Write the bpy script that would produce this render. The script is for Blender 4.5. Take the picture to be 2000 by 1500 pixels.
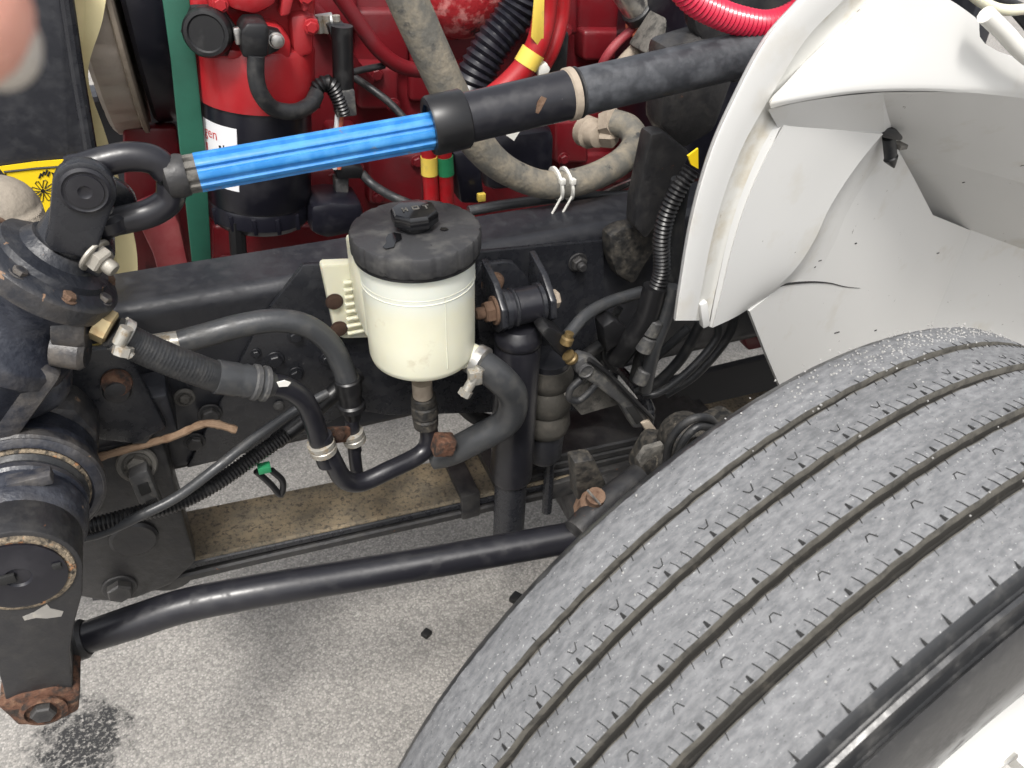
import bpy, bmesh, math, random
from mathutils import Vector, Matrix, Quaternion, noise
random.seed(7)
S = bpy.context.scene
for o in list(bpy.data.objects): bpy.data.objects.remove(o)
rad = math.radians

# ------------------------------------------------------------------ camera
FPX, CAMH, PITCH, ROLL, YAW = 1631.0, 1.386, rad(37.7), rad(1.2), rad(22)
_f = Vector((0, math.cos(PITCH), -math.sin(PITCH))); _r = Vector((1, 0, 0)); _u = _r.cross(_f)
_R = math.cos(ROLL)*_r + math.sin(ROLL)*_u
_rot = Matrix.Rotation(-YAW, 3, 'Z')
CR = _rot @ _R; CF = _rot @ _f; CU = CR.cross(CF)
CC = Vector((0, 0, CAMH))
cam = bpy.data.cameras.new('camera'); camo = bpy.data.objects.new('camera', cam); S.collection.objects.link(camo)
camo.matrix_world = Matrix(((CR.x, CU.x, -CF.x, CC.x), (CR.y, CU.y, -CF.y, CC.y), (CR.z, CU.z, -CF.z, CC.z), (0, 0, 0, 1)))
cam.sensor_width = 36; cam.lens = 36*FPX/2000; cam.clip_start = 0.01; cam.clip_end = 500
S.camera = camo
cam.dof.use_dof = True; cam.dof.focus_distance = .95; cam.dof.aperture_fstop = 13

# ------------------------------------------------------------------ world, sun, exposure
SUN_EL, SUN_AZ = rad(60), rad(-118)          # azimuth of the direction towards the sun, from +X
w = bpy.data.worlds.new('World'); S.world = w; w.use_nodes = True
nt = w.node_tree; bg = nt.nodes['Background']
sky = nt.nodes.new('ShaderNodeTexSky'); sky.sky_type = 'NISHITA'; sky.sun_disc = False
sky.sun_elevation = SUN_EL; sky.sun_rotation = rad(90) - SUN_AZ; sky.air_density = 1.0; sky.dust_density = 6.0; sky.ozone_density = 1.0
hs = nt.nodes.new('ShaderNodeHueSaturation'); hs.inputs['Saturation'].default_value = 0.22
nt.links.new(sky.outputs[0], hs.inputs['Color']); nt.links.new(hs.outputs[0], bg.inputs['Color'])
bg.inputs['Strength'].default_value = 0.15
sl = bpy.data.lights.new('sun', 'SUN'); sl.energy = 1.6; sl.angle = rad(11); sl.color = (1, .96, .9)
so = bpy.data.objects.new('sun', sl); S.collection.objects.link(so)
sd = Vector((math.cos(SUN_EL)*math.cos(SUN_AZ), math.cos(SUN_EL)*math.sin(SUN_AZ), math.sin(SUN_EL)))
so.rotation_euler = sd.to_track_quat('Z', 'Y').to_euler(); so.location = (0, -3, 6)
S.view_settings.view_transform = 'Standard'; S.view_settings.look = 'None'; S.view_settings.gamma = 1; S.view_settings.use_curve_mapping = False
S.view_settings.exposure = 0.58
S.render.resolution_x, S.render.resolution_y = 1024, 768

# ------------------------------------------------------------------ photo pixel -> place (on a known upright plane, or at a height)
def ray(x, y): return CR*((x-1000)/FPX) - CU*((y-750)/FPX) + CF
def V(x, y, Y): d = ray(x, y); return CC + d*(Y/d.y)
def VZ(x, y, z): d = ray(x, y); return CC + d*((z-CAMH)/d.z)
def mpx(x, y, Y): return (V(x, y, Y)-CC).dot(CF)/FPX
def VP(pts): return [V(*p) for p in pts]

# ------------------------------------------------------------------ materials
MATS = {}
def mat(name, col, rough=.5, metal=0., dust=None, chip=None, bump=None, coat=0., spec=.5, vary=None, trans=None, edge=None):
    """col base; dust/chip = (colour, lo, hi, scale) noise-thresholded second and third colours; bump = (scale, strength); vary = (scale, amount)"""
    m = bpy.data.materials.new(name); m.use_nodes = True; t = m.node_tree; N = t.nodes; L = t.links
    b = N['Principled BSDF']; tc = N.new('ShaderNodeTexCoord')
    b.inputs['Roughness'].default_value = rough; b.inputs['Metallic'].default_value = metal
    b.inputs['Specular IOR Level'].default_value = spec
    if coat: b.inputs['Coat Weight'].default_value = coat; b.inputs['Coat Roughness'].default_value = .08
    if trans: b.inputs['Subsurface Weight'].default_value = trans; b.inputs['Subsurface Radius'].default_value = (.02, .016, .01); b.inputs['Subsurface Scale'].default_value = .5
    def noise_fac(lo, hi, sc, det=6, dist=0.0, off=0.):
        mp = N.new('ShaderNodeMapping'); mp.inputs['Location'].default_value = (off, off*1.7, off*.6)
        n = N.new('ShaderNodeTexNoise'); n.inputs['Scale'].default_value = sc; n.inputs['Detail'].default_value = det; n.inputs['Roughness'].default_value = .62; n.inputs['Distortion'].default_value = dist
        L.new(tc.outputs['Object'], mp.inputs[0]); L.new(mp.outputs[0], n.inputs['Vector'])
        r = N.new('ShaderNodeMapRange'); r.inputs['From Min'].default_value = lo; r.inputs['From Max'].default_value = hi
        L.new(n.outputs['Fac'], r.inputs['Value']); return r.outputs[0]
    cur = None
    rgb = N.new('ShaderNodeRGB'); rgb.outputs[0].default_value = (*col, 1); cur = rgb.outputs[0]
    if vary:
        f = noise_fac(.3, .7, vary[0], off=3.1); mx = N.new('ShaderNodeMix'); mx.data_type = 'RGBA'
        mx.inputs['A'].default_value = (*[c*(1-vary[1]) for c in col], 1); mx.inputs['B'].default_value = (*[min(1, c*(1+vary[1])) for c in col], 1)
        L.new(f, mx.inputs['Factor']); cur = mx.outputs['Result']
    rgh = None
    for k, dd in enumerate((dust, chip)):
        if not dd: continue
        c, lo, hi, sc = dd
        f = noise_fac(lo, hi, sc, off=7.3*(k+1), dist=.3*k)
        mx = N.new('ShaderNodeMix'); mx.data_type = 'RGBA'; L.new(f, mx.inputs['Factor']); L.new(cur, mx.inputs['A']); mx.inputs['B'].default_value = (*c, 1)
        cur = mx.outputs['Result']
        mr = N.new('ShaderNodeMix'); mr.data_type = 'FLOAT'; L.new(f, mr.inputs['Factor'])
        if rgh: L.new(rgh, mr.inputs['A'])
        else: mr.inputs['A'].default_value = rough
        mr.inputs['B'].default_value = max(rough, .8); rgh = mr.outputs['Result']
        if metal and k == 0:
            mm = N.new('ShaderNodeMix'); mm.data_type = 'FLOAT'; L.new(f, mm.inputs['Factor']); mm.inputs['A'].default_value = metal; mm.inputs['B'].default_value = 0; L.new(mm.outputs['Result'], b.inputs['Metallic'])
    if edge:
        ge = N.new('ShaderNodeNewGeometry'); er = N.new('ShaderNodeMapRange'); er.inputs['From Min'].default_value = .53; er.inputs['From Max'].default_value = .66; L.new(ge.outputs['Pointiness'], er.inputs['Value'])
        en_ = noise_fac(.35, .65, 45, off=11.); em = N.new('ShaderNodeMath'); em.operation = 'MULTIPLY'; L.new(er.outputs[0], em.inputs[0]); L.new(en_, em.inputs[1])
        mx = N.new('ShaderNodeMix'); mx.data_type = 'RGBA'; L.new(em.outputs[0], mx.inputs['Factor']); L.new(cur, mx.inputs['A']); mx.inputs['B'].default_value = (*edge, 1); cur = mx.outputs['Result']
    L.new(cur, b.inputs['Base Color'])
    if rgh: L.new(rgh, b.inputs['Roughness'])
    if bump:
        n = N.new('ShaderNodeTexNoise'); n.inputs['Scale'].default_value = bump[0]; n.inputs['Detail'].default_value = 5
        L.new(tc.outputs['Object'], n.inputs['Vector']); bp = N.new('ShaderNodeBump'); bp.inputs['Strength'].default_value = bump[1]; bp.inputs['Distance'].default_value = .003
        L.new(n.outputs['Fac'], bp.inputs['Height']); L.new(bp.outputs[0], b.inputs['Normal'])
    MATS[name] = m; return m

DUST = (.25, .235, .21); TAN = (.30, .24, .17); RUSTC = (.22, .085, .035)
mat('black_paint', (.018, .019, .023), .27, dust=((.030, .031, .034), .48, .85, 60), chip=((.12, .115, .11), .70, .74, 130), bump=(60, .12))
mat('black_frame', (.022, .023, .028), .34, dust=((.034, .035, .039), .45, .85, 60), chip=((.11, .105, .10), .69, .74, 110), bump=(90, .15))
mat('black_bracket', (.02, .02, .022), .38, dust=((.036, .034, .032), .46, .82, 60), chip=(RUSTC, .69, .73, 75), bump=(120, .25), edge=(.10, .095, .088))
mat('cast_black', (.016, .018, .024), .4, dust=((.05, .05, .052), .5, .8, 50), chip=((.25, .15, .09), .67, .70, 75), bump=(160, .35), edge=(.22, .19, .155))
mat('cast_blue_black', (.02, .023, .033), .3, dust=((.055, .06, .075), .48, .85, 50), chip=((.25, .17, .11), .70, .73, 64), bump=(200, .3), edge=(.26, .23, .19))
mat('tube_black', (.014, .014, .018), .29, dust=((.022, .022, .025), .5, .85, 50), chip=((.2, .19, .18), .72, .75, 140), bump=(80, .06))
mat('scuffed_black', (.03, .032, .037), .38, dust=((.085, .09, .10), .42, .72, 40), chip=((.22, .18, .14), .66, .72, 50), bump=(120, .2))
mat('rubber', (.02, .021, .023), .42, dust=((.05, .048, .045), .48, .8, 60), bump=(220, .15))
mat('rubber_soft', (.042, .044, .047), .34, dust=((.075, .073, .068), .5, .85, 50), bump=(220, .1))
mat('plastic_black', (.010, .010, .011), .36, dust=((.045, .044, .043), .54, .9, 40))
mat('plastic_gloss', (.006, .006, .007), .14, coat=.4)
mat('lid_plastic', (.034, .034, .036), .5, dust=((.10, .097, .09), .48, .85, 40), chip=((.005, .005, .006), .66, .70, 26), bump=(140, .2))
mat('cream_plastic', (.74, .72, .56), .42, trans=.35, vary=(9, .06), chip=((.5, .42, .24), .70, .80, 40))
mat('white_paint', (.585, .585, .57), .34, dust=((.49, .455, .38), .56, .85, 9), chip=((.12, .11, .09), .70, .715, 55), bump=(6, .05))
mat('silver', (.55, .54, .52), .3, metal=.9, dust=((.4, .36, .28), .5, .75, 60))
mat('white_metal', (.40, .385, .345), .32, metal=.5, dust=((.22, .17, .11), .48, .66, 140), bump=(150, .2))
mat('brass', (.15, .105, .045), .45, metal=.45, dust=((.3, .2, .08), .55, .8, 70))
mat('gold_zinc', (.45, .36, .20), .4, metal=.6, dust=((.35, .22, .1), .5, .7, 90))
mat('rust', (.10, .045, .026), .85, dust=((.20, .115, .07), .5, .75, 80), chip=((.028, .02, .016), .47, .60, 70), bump=(160, .9))
mat('rust_light', (.17, .105, .068), .8, dust=((.09, .045, .025), .42, .65, 90), bump=(200, .5))
mat('spring_rust', (.13, .11, .08), .85, dust=((.29, .225, .14), .40, .72, 16), chip=((.055, .048, .038), .50, .66, 170), bump=(180, .5))
mat('engine_red', (.155, .008, .013), .38, dust=((.09, .014, .018), .45, .85, 15), chip=((.03, .01, .012), .62, .75, 24), bump=(70, .15))
mat('engine_red_bright', (.36, .017, .022), .3, dust=((.33, .06, .065), .5, .95, 16), bump=(60, .12))
mat('red_dusty', (.28, .035, .045), .55, dust=((.4, .14, .13), .45, .8, 12))
mat('red_mottled', (.30, .015, .02), .45, dust=((.48, .16, .15), .48, .6, 45), chip=((.04, .02, .02), .6, .66, 30), bump=(120, .5))
mat('conduit_red', (.52, .015, .05), .28, coat=.2)
mat('tape_red', (.34, .008, .012), .45, dust=((.2, .02, .02), .5, .8, 50))
mat('tape_yellow', (.75, .55, .09), .5, dust=((.4, .3, .1), .55, .85, 60))
mat('tape_green', (.02, .22, .09), .5)
mat('blue_coat', (.024, .19, .50), .36, dust=((.07, .29, .60), .42, .75, 60), chip=((.16, .17, .19), .63, .70, 50), bump=(90, .08))  # paler blue noise puts cyan highlights into the colour; chips are grey smudges
mat('belt_green', (.016, .095, .062), .55, vary=(8, .3))
mat('drum_brown', (.44, .38, .32), .45, metal=.2, dust=((.28, .235, .2), .45, .75, 18), bump=(60, .2))
mat('fan_cream', (.80, .70, .40), .45, dust=((.6, .5, .27), .45, .85, 10))
mat('label_yellow', (.85, .60, .012), .45)
mat('label_white', (.72, .72, .74), .45)
mat('label_black', (.008, .008, .008), .5)
mat('label_red', (.5, .05, .05), .5)
mat('label_orange', (.45, .17, .06), .5)
mat('hose_grey', (.12, .115, .10), .7, dust=((.235, .205, .155), .42, .66, 45), chip=((.045, .045, .045), .60, .70, 40), bump=(160, .4))
mat('hose_tan', (.33, .275, .215), .75, dust=((.22, .18, .14), .5, .75, 40), bump=(140, .3))
mat('can_black', (.009, .009, .014), .3, dust=((.035, .034, .04), .5, .9, 20))
mat('orange_band', (.6, .16, .08), .5, dust=((.35, .12, .08), .5, .8, 40))
mat('dusty_grey', (.135, .127, .113), .8, dust=((.035, .034, .032), .48, .7, 60), bump=(250, .5))
mat('grey_plastic', (.055, .055, .056), .5, dust=((.15, .143, .125), .5, .75, 60), bump=(180, .3))
mat('air_bag', (.045, .042, .036), .8, dust=((.08, .072, .06), .45, .75, 40), bump=(160, .3))
mat('zip_white', (.7, .69, .64), .45)
mat('strap_tan', (.27, .18, .115), .8, dust=((.16, .09, .05), .45, .7, 50), bump=(150, .4))
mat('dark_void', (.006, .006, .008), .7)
mat('skin', (.72, .36, .28), .5, vary=(40, .15), trans=.25, dust=((.62, .16, .09), .55, .8, 60), bump=(400, .15))
mat('nail', (.50, .46, .41), .35)
mat('sleeve_blue', (.03, .04, .08), .9)
mat('boot_tan', (.27, .235, .19), .75, dust=((.16, .14, .12), .45, .75, 30), bump=(150, .4))
mat('sidewall', (.03, .031, .033), .28, dust=((.11, .108, .103), .50, .85, 40), chip=((.5, .5, .48), .735, .75, 120), bump=(120, .1))
mat('groove_dust', (.115, .108, .093), .9, dust=((.06, .057, .05), .44, .64, 70), bump=(200, .4))
mat('wheel_white', (.82, .82, .80), .3)
mat('rust_crust', (.03, .026, .023), .7, dust=((.20, .13, .07), .5, .62, 70), chip=((.45, .2, .08), .62, .66, 60), bump=(160, .8))
mat('mud_black', (.016, .016, .016), .5, dust=((.075, .066, .053), .40, .72, 110), chip=((.15, .13, .10), .62, .72, 90), bump=(150, .5))
mat('white_stained', (.60, .595, .56), .35, dust=((.45, .39, .28), .48, .74, 20), chip=((.32, .27, .19), .68, .76, 60), bump=(30, .05))
mat('crud', (.045, .04, .033), .9, dust=((.25, .20, .14), .38, .56, 130), chip=((.38, .19, .09), .58, .62, 70), bump=(220, 1.))
mat('sipe_dark', (.012, .012, .012), .8)
mat('groove_dark', (.03, .028, .025), .9, dust=((.10, .09, .075), .55, .75, 60))
mat('grit_pale', (.36, .355, .34), .8)

def mat_tread():
    m = bpy.data.materials.new('tread'); MATS['tread'] = m; m.use_nodes = True; t = m.node_tree; N = t.nodes; L = t.links; b = N['Principled BSDF']
    b.inputs['Roughness'].default_value = .72; uv = N.new('ShaderNodeUVMap')
    def noi(sx, sy, det=5, ro=.6):
        mp = N.new('ShaderNodeMapping'); mp.inputs['Scale'].default_value = (sx, sy, 1); L.new(uv.outputs[0], mp.inputs[0])
        n = N.new('ShaderNodeTexNoise'); n.inputs['Scale'].default_value = 1; n.inputs['Detail'].default_value = det; n.inputs['Roughness'].default_value = ro; L.new(mp.outputs[0], n.inputs['Vector']); return n.outputs['Fac']
    def rng(s_, a_, b_, c=0, d=1):
        r = N.new('ShaderNodeMapRange'); r.inputs['From Min'].default_value = a_; r.inputs['From Max'].default_value = b_; r.inputs['To Min'].default_value = c; r.inputs['To Max'].default_value = d; L.new(s_, r.inputs['Value']); return r.outputs[0]
    def mix(f, a_, col, bt='MIX'):
        x = N.new('ShaderNodeMix'); x.data_type = 'RGBA'; x.blend_type = bt
        if f is None: x.inputs['Factor'].default_value = 1
        else: L.new(f, x.inputs['Factor'])
        if isinstance(a_, tuple): x.inputs['A'].default_value = (*a_, 1)
        else: L.new(a_, x.inputs['A'])
        if isinstance(col, tuple): x.inputs['B'].default_value = (*col, 1)
        else: L.new(col, x.inputs['B'])
        return x.outputs['Result']
    c = mix(rng(noi(90, 210), .36, .64), (.118, .121, .127), (.196, .199, .204))          # scuffed dusty rubber, streaked along the tread
    c = mix(None, c, rng(noi(4, 22, 4), .3, .7, .80, 1.15), 'MULTIPLY')                    # uneven wear
    c = mix(rng(noi(330, 420, 2), .66, .72), c, (.40, .40, .395))                           # fine pale grit
    c = mix(rng(noi(260, 420, 2), .66, .72), c, (.055, .055, .057))
    L.new(c, b.inputs['Base Color'])
    bp = N.new('ShaderNodeBump'); bp.inputs['Strength'].default_value = .5; bp.inputs['Distance'].default_value = .0012; L.new(noi(300, 480, 4), bp.inputs['Height']); L.new(bp.outputs[0], b.inputs['Normal'])
mat_tread()

def mat_cream_body():
    m = mat('cream_body', (.74, .73, .58), .36, trans=.3, vary=(9, .05), dust=((.55, .5, .36), .62, .8, 30)); t = m.node_tree; N = t.nodes; L = t.links
    b = N['Principled BSDF']; src = b.inputs['Base Color'].links[0].from_socket; tc = [n for n in N if n.type == 'TEX_COORD'][0]
    sx = N.new('ShaderNodeSeparateXYZ'); L.new(tc.outputs['Object'], sx.inputs[0])
    r = N.new('ShaderNodeMapRange'); r.inputs['From Min'].default_value = .085; r.inputs['From Max'].default_value = .105; L.new(sx.outputs['Z'], r.inputs['Value'])
    mx = N.new('ShaderNodeMix'); mx.data_type = 'RGBA'; L.new(r.outputs[0], mx.inputs['Factor']); L.new(src, mx.inputs['A']); mx.inputs['B'].default_value = (.72, .74, .66, 1)
    L.new(mx.outputs['Result'], b.inputs['Base Color'])
mat_cream_body()

def mat_ground():
    m = bpy.data.materials.new('asphalt_worn'); m.use_nodes = True; MATS['ground'] = m; t = m.node_tree; N = t.nodes; L = t.links
    b = N['Principled BSDF']; b.inputs['Roughness'].default_value = .9; tc = N.new('ShaderNodeTexCoord'); P = tc.outputs['Object']
    def vor(sc):
        v = N.new('ShaderNodeTexVoronoi'); v.inputs['Scale'].default_value = sc; L.new(P, v.inputs['Vector']); return v
    def noi(sc, d=4):
        n = N.new('ShaderNodeTexNoise'); n.inputs['Scale'].default_value = sc; n.inputs['Detail'].default_value = d; n.inputs['Roughness'].default_value = .65; L.new(P, n.inputs['Vector']); return n.outputs['Fac']
    def rng(s, a, b_, c=0, d=1):
        r = N.new('ShaderNodeMapRange'); r.inputs['From Min'].default_value = a; r.inputs['From Max'].default_value = b_; r.inputs['To Min'].default_value = c; r.inputs['To Max'].default_value = d; L.new(s, r.inputs['Value']); return r.outputs[0]
    v1 = vor(260); s1 = N.new('ShaderNodeSeparateColor'); L.new(v1.outputs['Color'], s1.inputs[0])
    ramp = N.new('ShaderNodeValToRGB'); L.new(s1.outputs[0], ramp.inputs[0]); e = ramp.color_ramp.elements
    e[0].position = 0; e[0].color = (.215, .207, .195, 1); e[1].position = 1; e[1].color = (.44, .42, .39, 1)
    for p, c in ((.18, (.26, .25, .235)), (.5, (.325, .31, .288)), (.85, (.385, .365, .338))):
        q = e.new(p); q.color = (*c, 1)
    # dark binder between stones
    gap = rng(v1.outputs['Distance'], .42, .75, 0, .32)
    mx = N.new('ShaderNodeMix'); mx.data_type = 'RGBA'; L.new(gap, mx.inputs['Factor']); L.new(ramp.outputs[0], mx.inputs['A']); mx.inputs['B'].default_value = (.10, .097, .09, 1)
    # broad tonal patches
    m2 = N.new('ShaderNodeMix'); m2.data_type = 'RGBA'; m2.blend_type = 'MULTIPLY'; m2.inputs['Factor'].default_value = 1; L.new(mx.outputs['Result'], m2.inputs['A']); L.new(rng(noi(5., 6), .3, .7, .76, 1.06), m2.inputs['B'])
    # oil drips below the steering joint
    c = VZ(165, 1445, 0)
    sub = N.new('ShaderNodeVectorMath'); sub.operation = 'DISTANCE'; L.new(P, sub.inputs[0]); sub.inputs[1].default_value = c
    oil = N.new('ShaderNodeMath'); oil.operation = 'MULTIPLY_ADD'; L.new(noi(38, 6), oil.inputs[0]); oil.inputs[1].default_value = -.22; L.new(sub.outputs['Value'], oil.inputs[2])
    of0 = rng(oil.outputs[0], -.02, -.06); spk = rng(noi(150, 3), .34, .50); om = N.new('ShaderNodeMath'); om.operation = 'MULTIPLY'; L.new(of0, om.inputs[0]); L.new(spk, om.inputs[1]); of = om.outputs[0]
    m3 = N.new('ShaderNodeMix'); m3.data_type = 'RGBA'; L.new(of, m3.inputs['Factor']); L.new(m2.outputs['Result'], m3.inputs['A']); m3.inputs['B'].default_value = (.025, .025, .026, 1)
    L.new(m3.outputs['Result'], b.inputs['Base Color'])
    bp = N.new('ShaderNodeBump'); bp.inputs['Strength'].default_value = .35; bp.inputs['Distance'].default_value = .0016; bp.invert = True
    L.new(v1.outputs['Distance'], bp.inputs['Height']); L.new(bp.outputs[0], b.inputs['Normal'])
mat_ground()

# ------------------------------------------------------------------ mesh building
def frame_of(d):
    d = d.normalized(); a = Vector((0, 0, 1)) if abs(d.z) < .9 else Vector((0, 1, 0))
    u = a.cross(d).normalized(); return u, d.cross(u)
def smooth(pts, n=8):
    if len(pts) < 3: return [Vector(p) for p in pts]
    P = [Vector(p) for p in pts]; P = [2*P[0]-P[1]] + P + [2*P[-1]-P[-2]]; out = []
    for i in range(1, len(P)-2):
        a, b, c, d = P[i-1:i+3]
        for k in range(n):
            t = k/n
            out.append(.5*((2*b)+(c-a)*t+(2*a-5*b+4*c-d)*t*t+(3*b-a-3*c+d)*t**3))
    out.append(P[-2]); return out
def resample(pts, step):
    out = [pts[0].copy()]; acc = 0
    for a, b in zip(pts, pts[1:]):
        l = (b-a).length; t = step-acc
        while t <= l: out.append(a.lerp(b, t/l)); t += step
        acc = l-(t-step)
    return out
class MB:
    def __init__(s): s.v = []; s.f = []; s.mi = []
    def add(s, v, f, mi=0):
        k = len(s.v); s.v += [Vector(q) for q in v]; s.f += [[i+k for i in q] for q in f]; s.mi += [mi]*len(f); return s
    def tube(s, path, r, n=14, cap=True, mi=0, prof=None):
        P = [Vector(p) for p in path]; m = len(P); rs = r if isinstance(r, (list, tuple)) else [r]*m
        T = [(P[min(i+1, m-1)]-P[max(i-1, 0)]).normalized() for i in range(m)]
        u, w_ = frame_of(T[0]); v = []; f = []
        for i in range(m):
            if i:
                q = T[i-1].rotation_difference(T[i]); u = (q @ u); u = (u-T[i]*u.dot(T[i])).normalized()
            w_ = T[i].cross(u)
            for k in range(n):
                a = 2*math.pi*k/n; pr = prof[k] if prof else 1
                v.append(P[i]+(u*math.cos(a)+w_*math.sin(a))*rs[i]*pr)
        for i in range(m-1):
            for k in range(n): f.append([i*n+k, i*n+(k+1) % n, (i+1)*n+(k+1) % n, (i+1)*n+k])
        if cap: f.append(list(range(n))[::-1]); f.append([(m-1)*n+k for k in range(n)])
        return s.add(v, f, mi)
    def lathe(s, o, ax, prof, n=32, mi=0, scal=None, u=None):
        o = Vector(o); ax = Vector(ax).normalized()
        if u is None: u, w_ = frame_of(ax)
        else: u = Vector(u); u = (u-ax*u.dot(ax)).normalized(); w_ = ax.cross(u)
        v = []; f = []
        for (r, h) in prof:
            for k in range(n):
                a = 2*math.pi*k/n; rr = r*(scal(k) if scal and r > 0 else 1); v.append(o+ax*h+(u*math.cos(a)+w_*math.sin(a))*rr)
        for i in range(len(prof)-1):
            for k in range(n): f.append([i*n+k, i*n+(k+1) % n, (i+1)*n+(k+1) % n, (i+1)*n+k])
        f.append(list(range(n))[::-1]); f.append([(len(prof)-1)*n+k for k in range(n)])
        return s.add(v, f, mi)
    def prism(s, poly, vec, bev=0., mi=0, seg=2):
        bm = bmesh.new(); vec = Vector(vec)
        a = [bm.verts.new(p) for p in poly]; b = [bm.verts.new(Vector(p)+vec) for p in poly]; n = len(a)
        bm.faces.new(a[::-1]); bm.faces.new(b)
        for i in range(n): bm.faces.new([a[i], a[(i+1) % n], b[(i+1) % n], b[i]])
        bmesh.ops.recalc_face_normals(bm, faces=bm.faces)
        if bev: bmesh.ops.bevel(bm, geom=bm.edges[:], offset=bev, segments=seg, profile=.5, affect='EDGES', clamp_overlap=True)
        return s.bm(bm, mi)
    def bm(s, bm, mi=0):
        bm.verts.index_update(); s.add([v.co.copy() for v in bm.verts], [[v.index for v in f.verts] for f in bm.faces], mi); bm.free(); return s
    def box(s, c, hs, rot=None, bev=.002, mi=0):
        c = Vector(c); r = rot or Matrix.Identity(3)
        x, y, z = [r @ Vector(a) for a in ((hs[0], 0, 0), (0, hs[1], 0), (0, 0, hs[2]))]
        return s.prism([c-x-y-z, c+x-y-z, c+x+y-z, c-x+y-z], 2*z, bev, mi)
    def sphere(s, c, r, n=16, mi=0, sq=(1, 1, 1)):
        c = Vector(c); prof = []; v = []; f = []; m = n//2
        for i in range(m+1):
            t = math.pi*i/m
            for k in range(n):
                a = 2*math.pi*k/n; v.append(c+Vector((math.sin(t)*math.cos(a)*sq[0], math.sin(t)*math.sin(a)*sq[1], math.cos(t)*sq[2]))*r)
        for i in range(m):
            for k in range(n): f.append([i*n+k, (i+1)*n+k, (i+1)*n+(k+1) % n, i*n+(k+1) % n])
        return s.add(v, f, mi)
    def mesh(s, name, mats, base=Vector((0, 0, 0)), ang=35, weld=True):
        me = bpy.data.meshes.new(name); me.from_pydata([v-base for v in s.v], [], s.f)
        for m in (mats if isinstance(mats, (list, tuple)) else [mats]): me.materials.append(MATS[m])
        me.polygons.foreach_set('material_index', s.mi)
        b = bmesh.new(); b.from_mesh(me)
        if weld: bmesh.ops.remove_doubles(b, verts=b.verts, dist=1e-5)
        bmesh.ops.recalc_face_normals(b, faces=b.faces); b.to_mesh(me); b.free()
        me.polygons.foreach_set('use_smooth', [True]*len(me.polygons)); me.set_sharp_from_angle(angle=rad(ang)); me.update()
        return me
COL = S.collection
def thing(name, label, cat, base, group=None):
    o = bpy.data.objects.new(name, None); COL.objects.link(o); o.location = base; o.empty_display_size = .02
    o['label'] = label; o['category'] = cat
    if group: o['group'] = group
    return o
def root_of(o):
    while o.parent: o = o.parent
    return o
def part(name, mb, m, parent, label=None, ang=35):
    o = bpy.data.objects.new(name, mb.mesh(name, m, Vector(root_of(parent).location), ang)); COL.objects.link(o); o.parent = parent
    if label: o['label'] = label
    return o
def single(name, mb, m, label, cat, group=None, ang=35):
    lo = Vector([min(v[i] for v in mb.v) for i in range(3)]); hi = Vector([max(v[i] for v in mb.v) for i in range(3)])
    base = Vector(((lo.x+hi.x)/2, (lo.y+hi.y)/2, lo.z))
    o = bpy.data.objects.new(name, mb.mesh(name, m, base, ang)); COL.objects.link(o); o.location = base; o['label'] = label; o['category'] = cat
    if group: o['group'] = group
    return o
# bolts share mesh data
BOLT = {}
def bolt_mesh(kind, m):
    k = (kind, m)
    if k in BOLT: return BOLT[k]
    b = MB(); z = Vector((0, 0, 1)); o = Vector((0, 0, 0))
    if kind == 'hex':
        b.lathe(o, z, [(1.3, -.05), (1.32, .1), (1.25, .2), (1.0, .21)], 24); b.lathe(o, z, [(1.0, .15), (1.0, .75), (.86, .9), (.3, .92)], 6)
    elif kind == 'nut':
        b.lathe(o, z, [(1.3, -.05), (1.32, .12), (1.25, .2), (1.0, .21)], 24); b.lathe(o, z, [(1.0, .15), (1.0, .85), (.85, 1.0), (.55, 1.0)], 6)
        b.lathe(o, z, [(.55, .8), (.55, 1.6), (.45, 1.75), (.1, 1.76)], 16)
    elif kind == 'button':
        b.lathe(o, z, [(1.15, -.05), (1.15, .1), (1.0, .12), (.98, .35), (.85, .55), (.5, .68), (.05, .72)], 24)
    elif kind == 'ring':
        b.lathe(o, z, [(1.2, -.05), (1.25, .2), (1.15, .4), (.95, .45), (.85, .3), (.8, .1), (.05, .1)], 24); b.lathe(o, z, [(.62, .05), (.62, .6), (.5, .7), (.1, .7)], 6)
    BOLT[k] = b.mesh('bolt', m); return BOLT[k]
def bolt(parent, pos, ax, r, m='black_bracket', kind='hex', name='bolt', spin=None):
    o = bpy.data.objects.new(name, bolt_mesh(kind, m)); COL.objects.link(o); o.parent = parent
    o.location = Vector(pos)-Vector(root_of(parent).location); o.scale = (r, r, r)
    q = Vector(ax).to_track_quat('Z', 'Y'); o.rotation_mode = 'QUATERNION'; o.rotation_quaternion = q @ Quaternion((0, 0, 1), random.uniform(0, 1) if spin is None else spin)
    return o
YM = Vector((0, -1, 0)); XP = Vector((1, 0, 0)); ZP = Vector((0, 0, 1))
def hose(pts, rpx=None, r=None, n=14, k=8, cap=True):
    """pts [(px,py,Y)]; radius in metres or from pixels at the first point"""
    if r is None: r = rpx*mpx(*pts[len(pts)//2])
    return MB().tube(smooth(VP(pts), k), r, n, cap)
def corr(pts, r, pitch=.0045, depth=.16, n=14, mb=None):
    P = resample(smooth(VP(pts), 12), pitch/4); rs = [r*(1-depth*(0, .5, 1, .5)[i % 4]) for i in range(len(P))]
    return (mb or MB()).tube(P, rs, n)
def plate(px, Y, th, bev=.002, mb=None):
    return (mb or MB()).prism([V(x, y, Y) for x, y in px], (0, th, 0), bev)
def ctr(*p): return sum((Vector(q) for q in p), Vector())/len(p)

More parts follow.
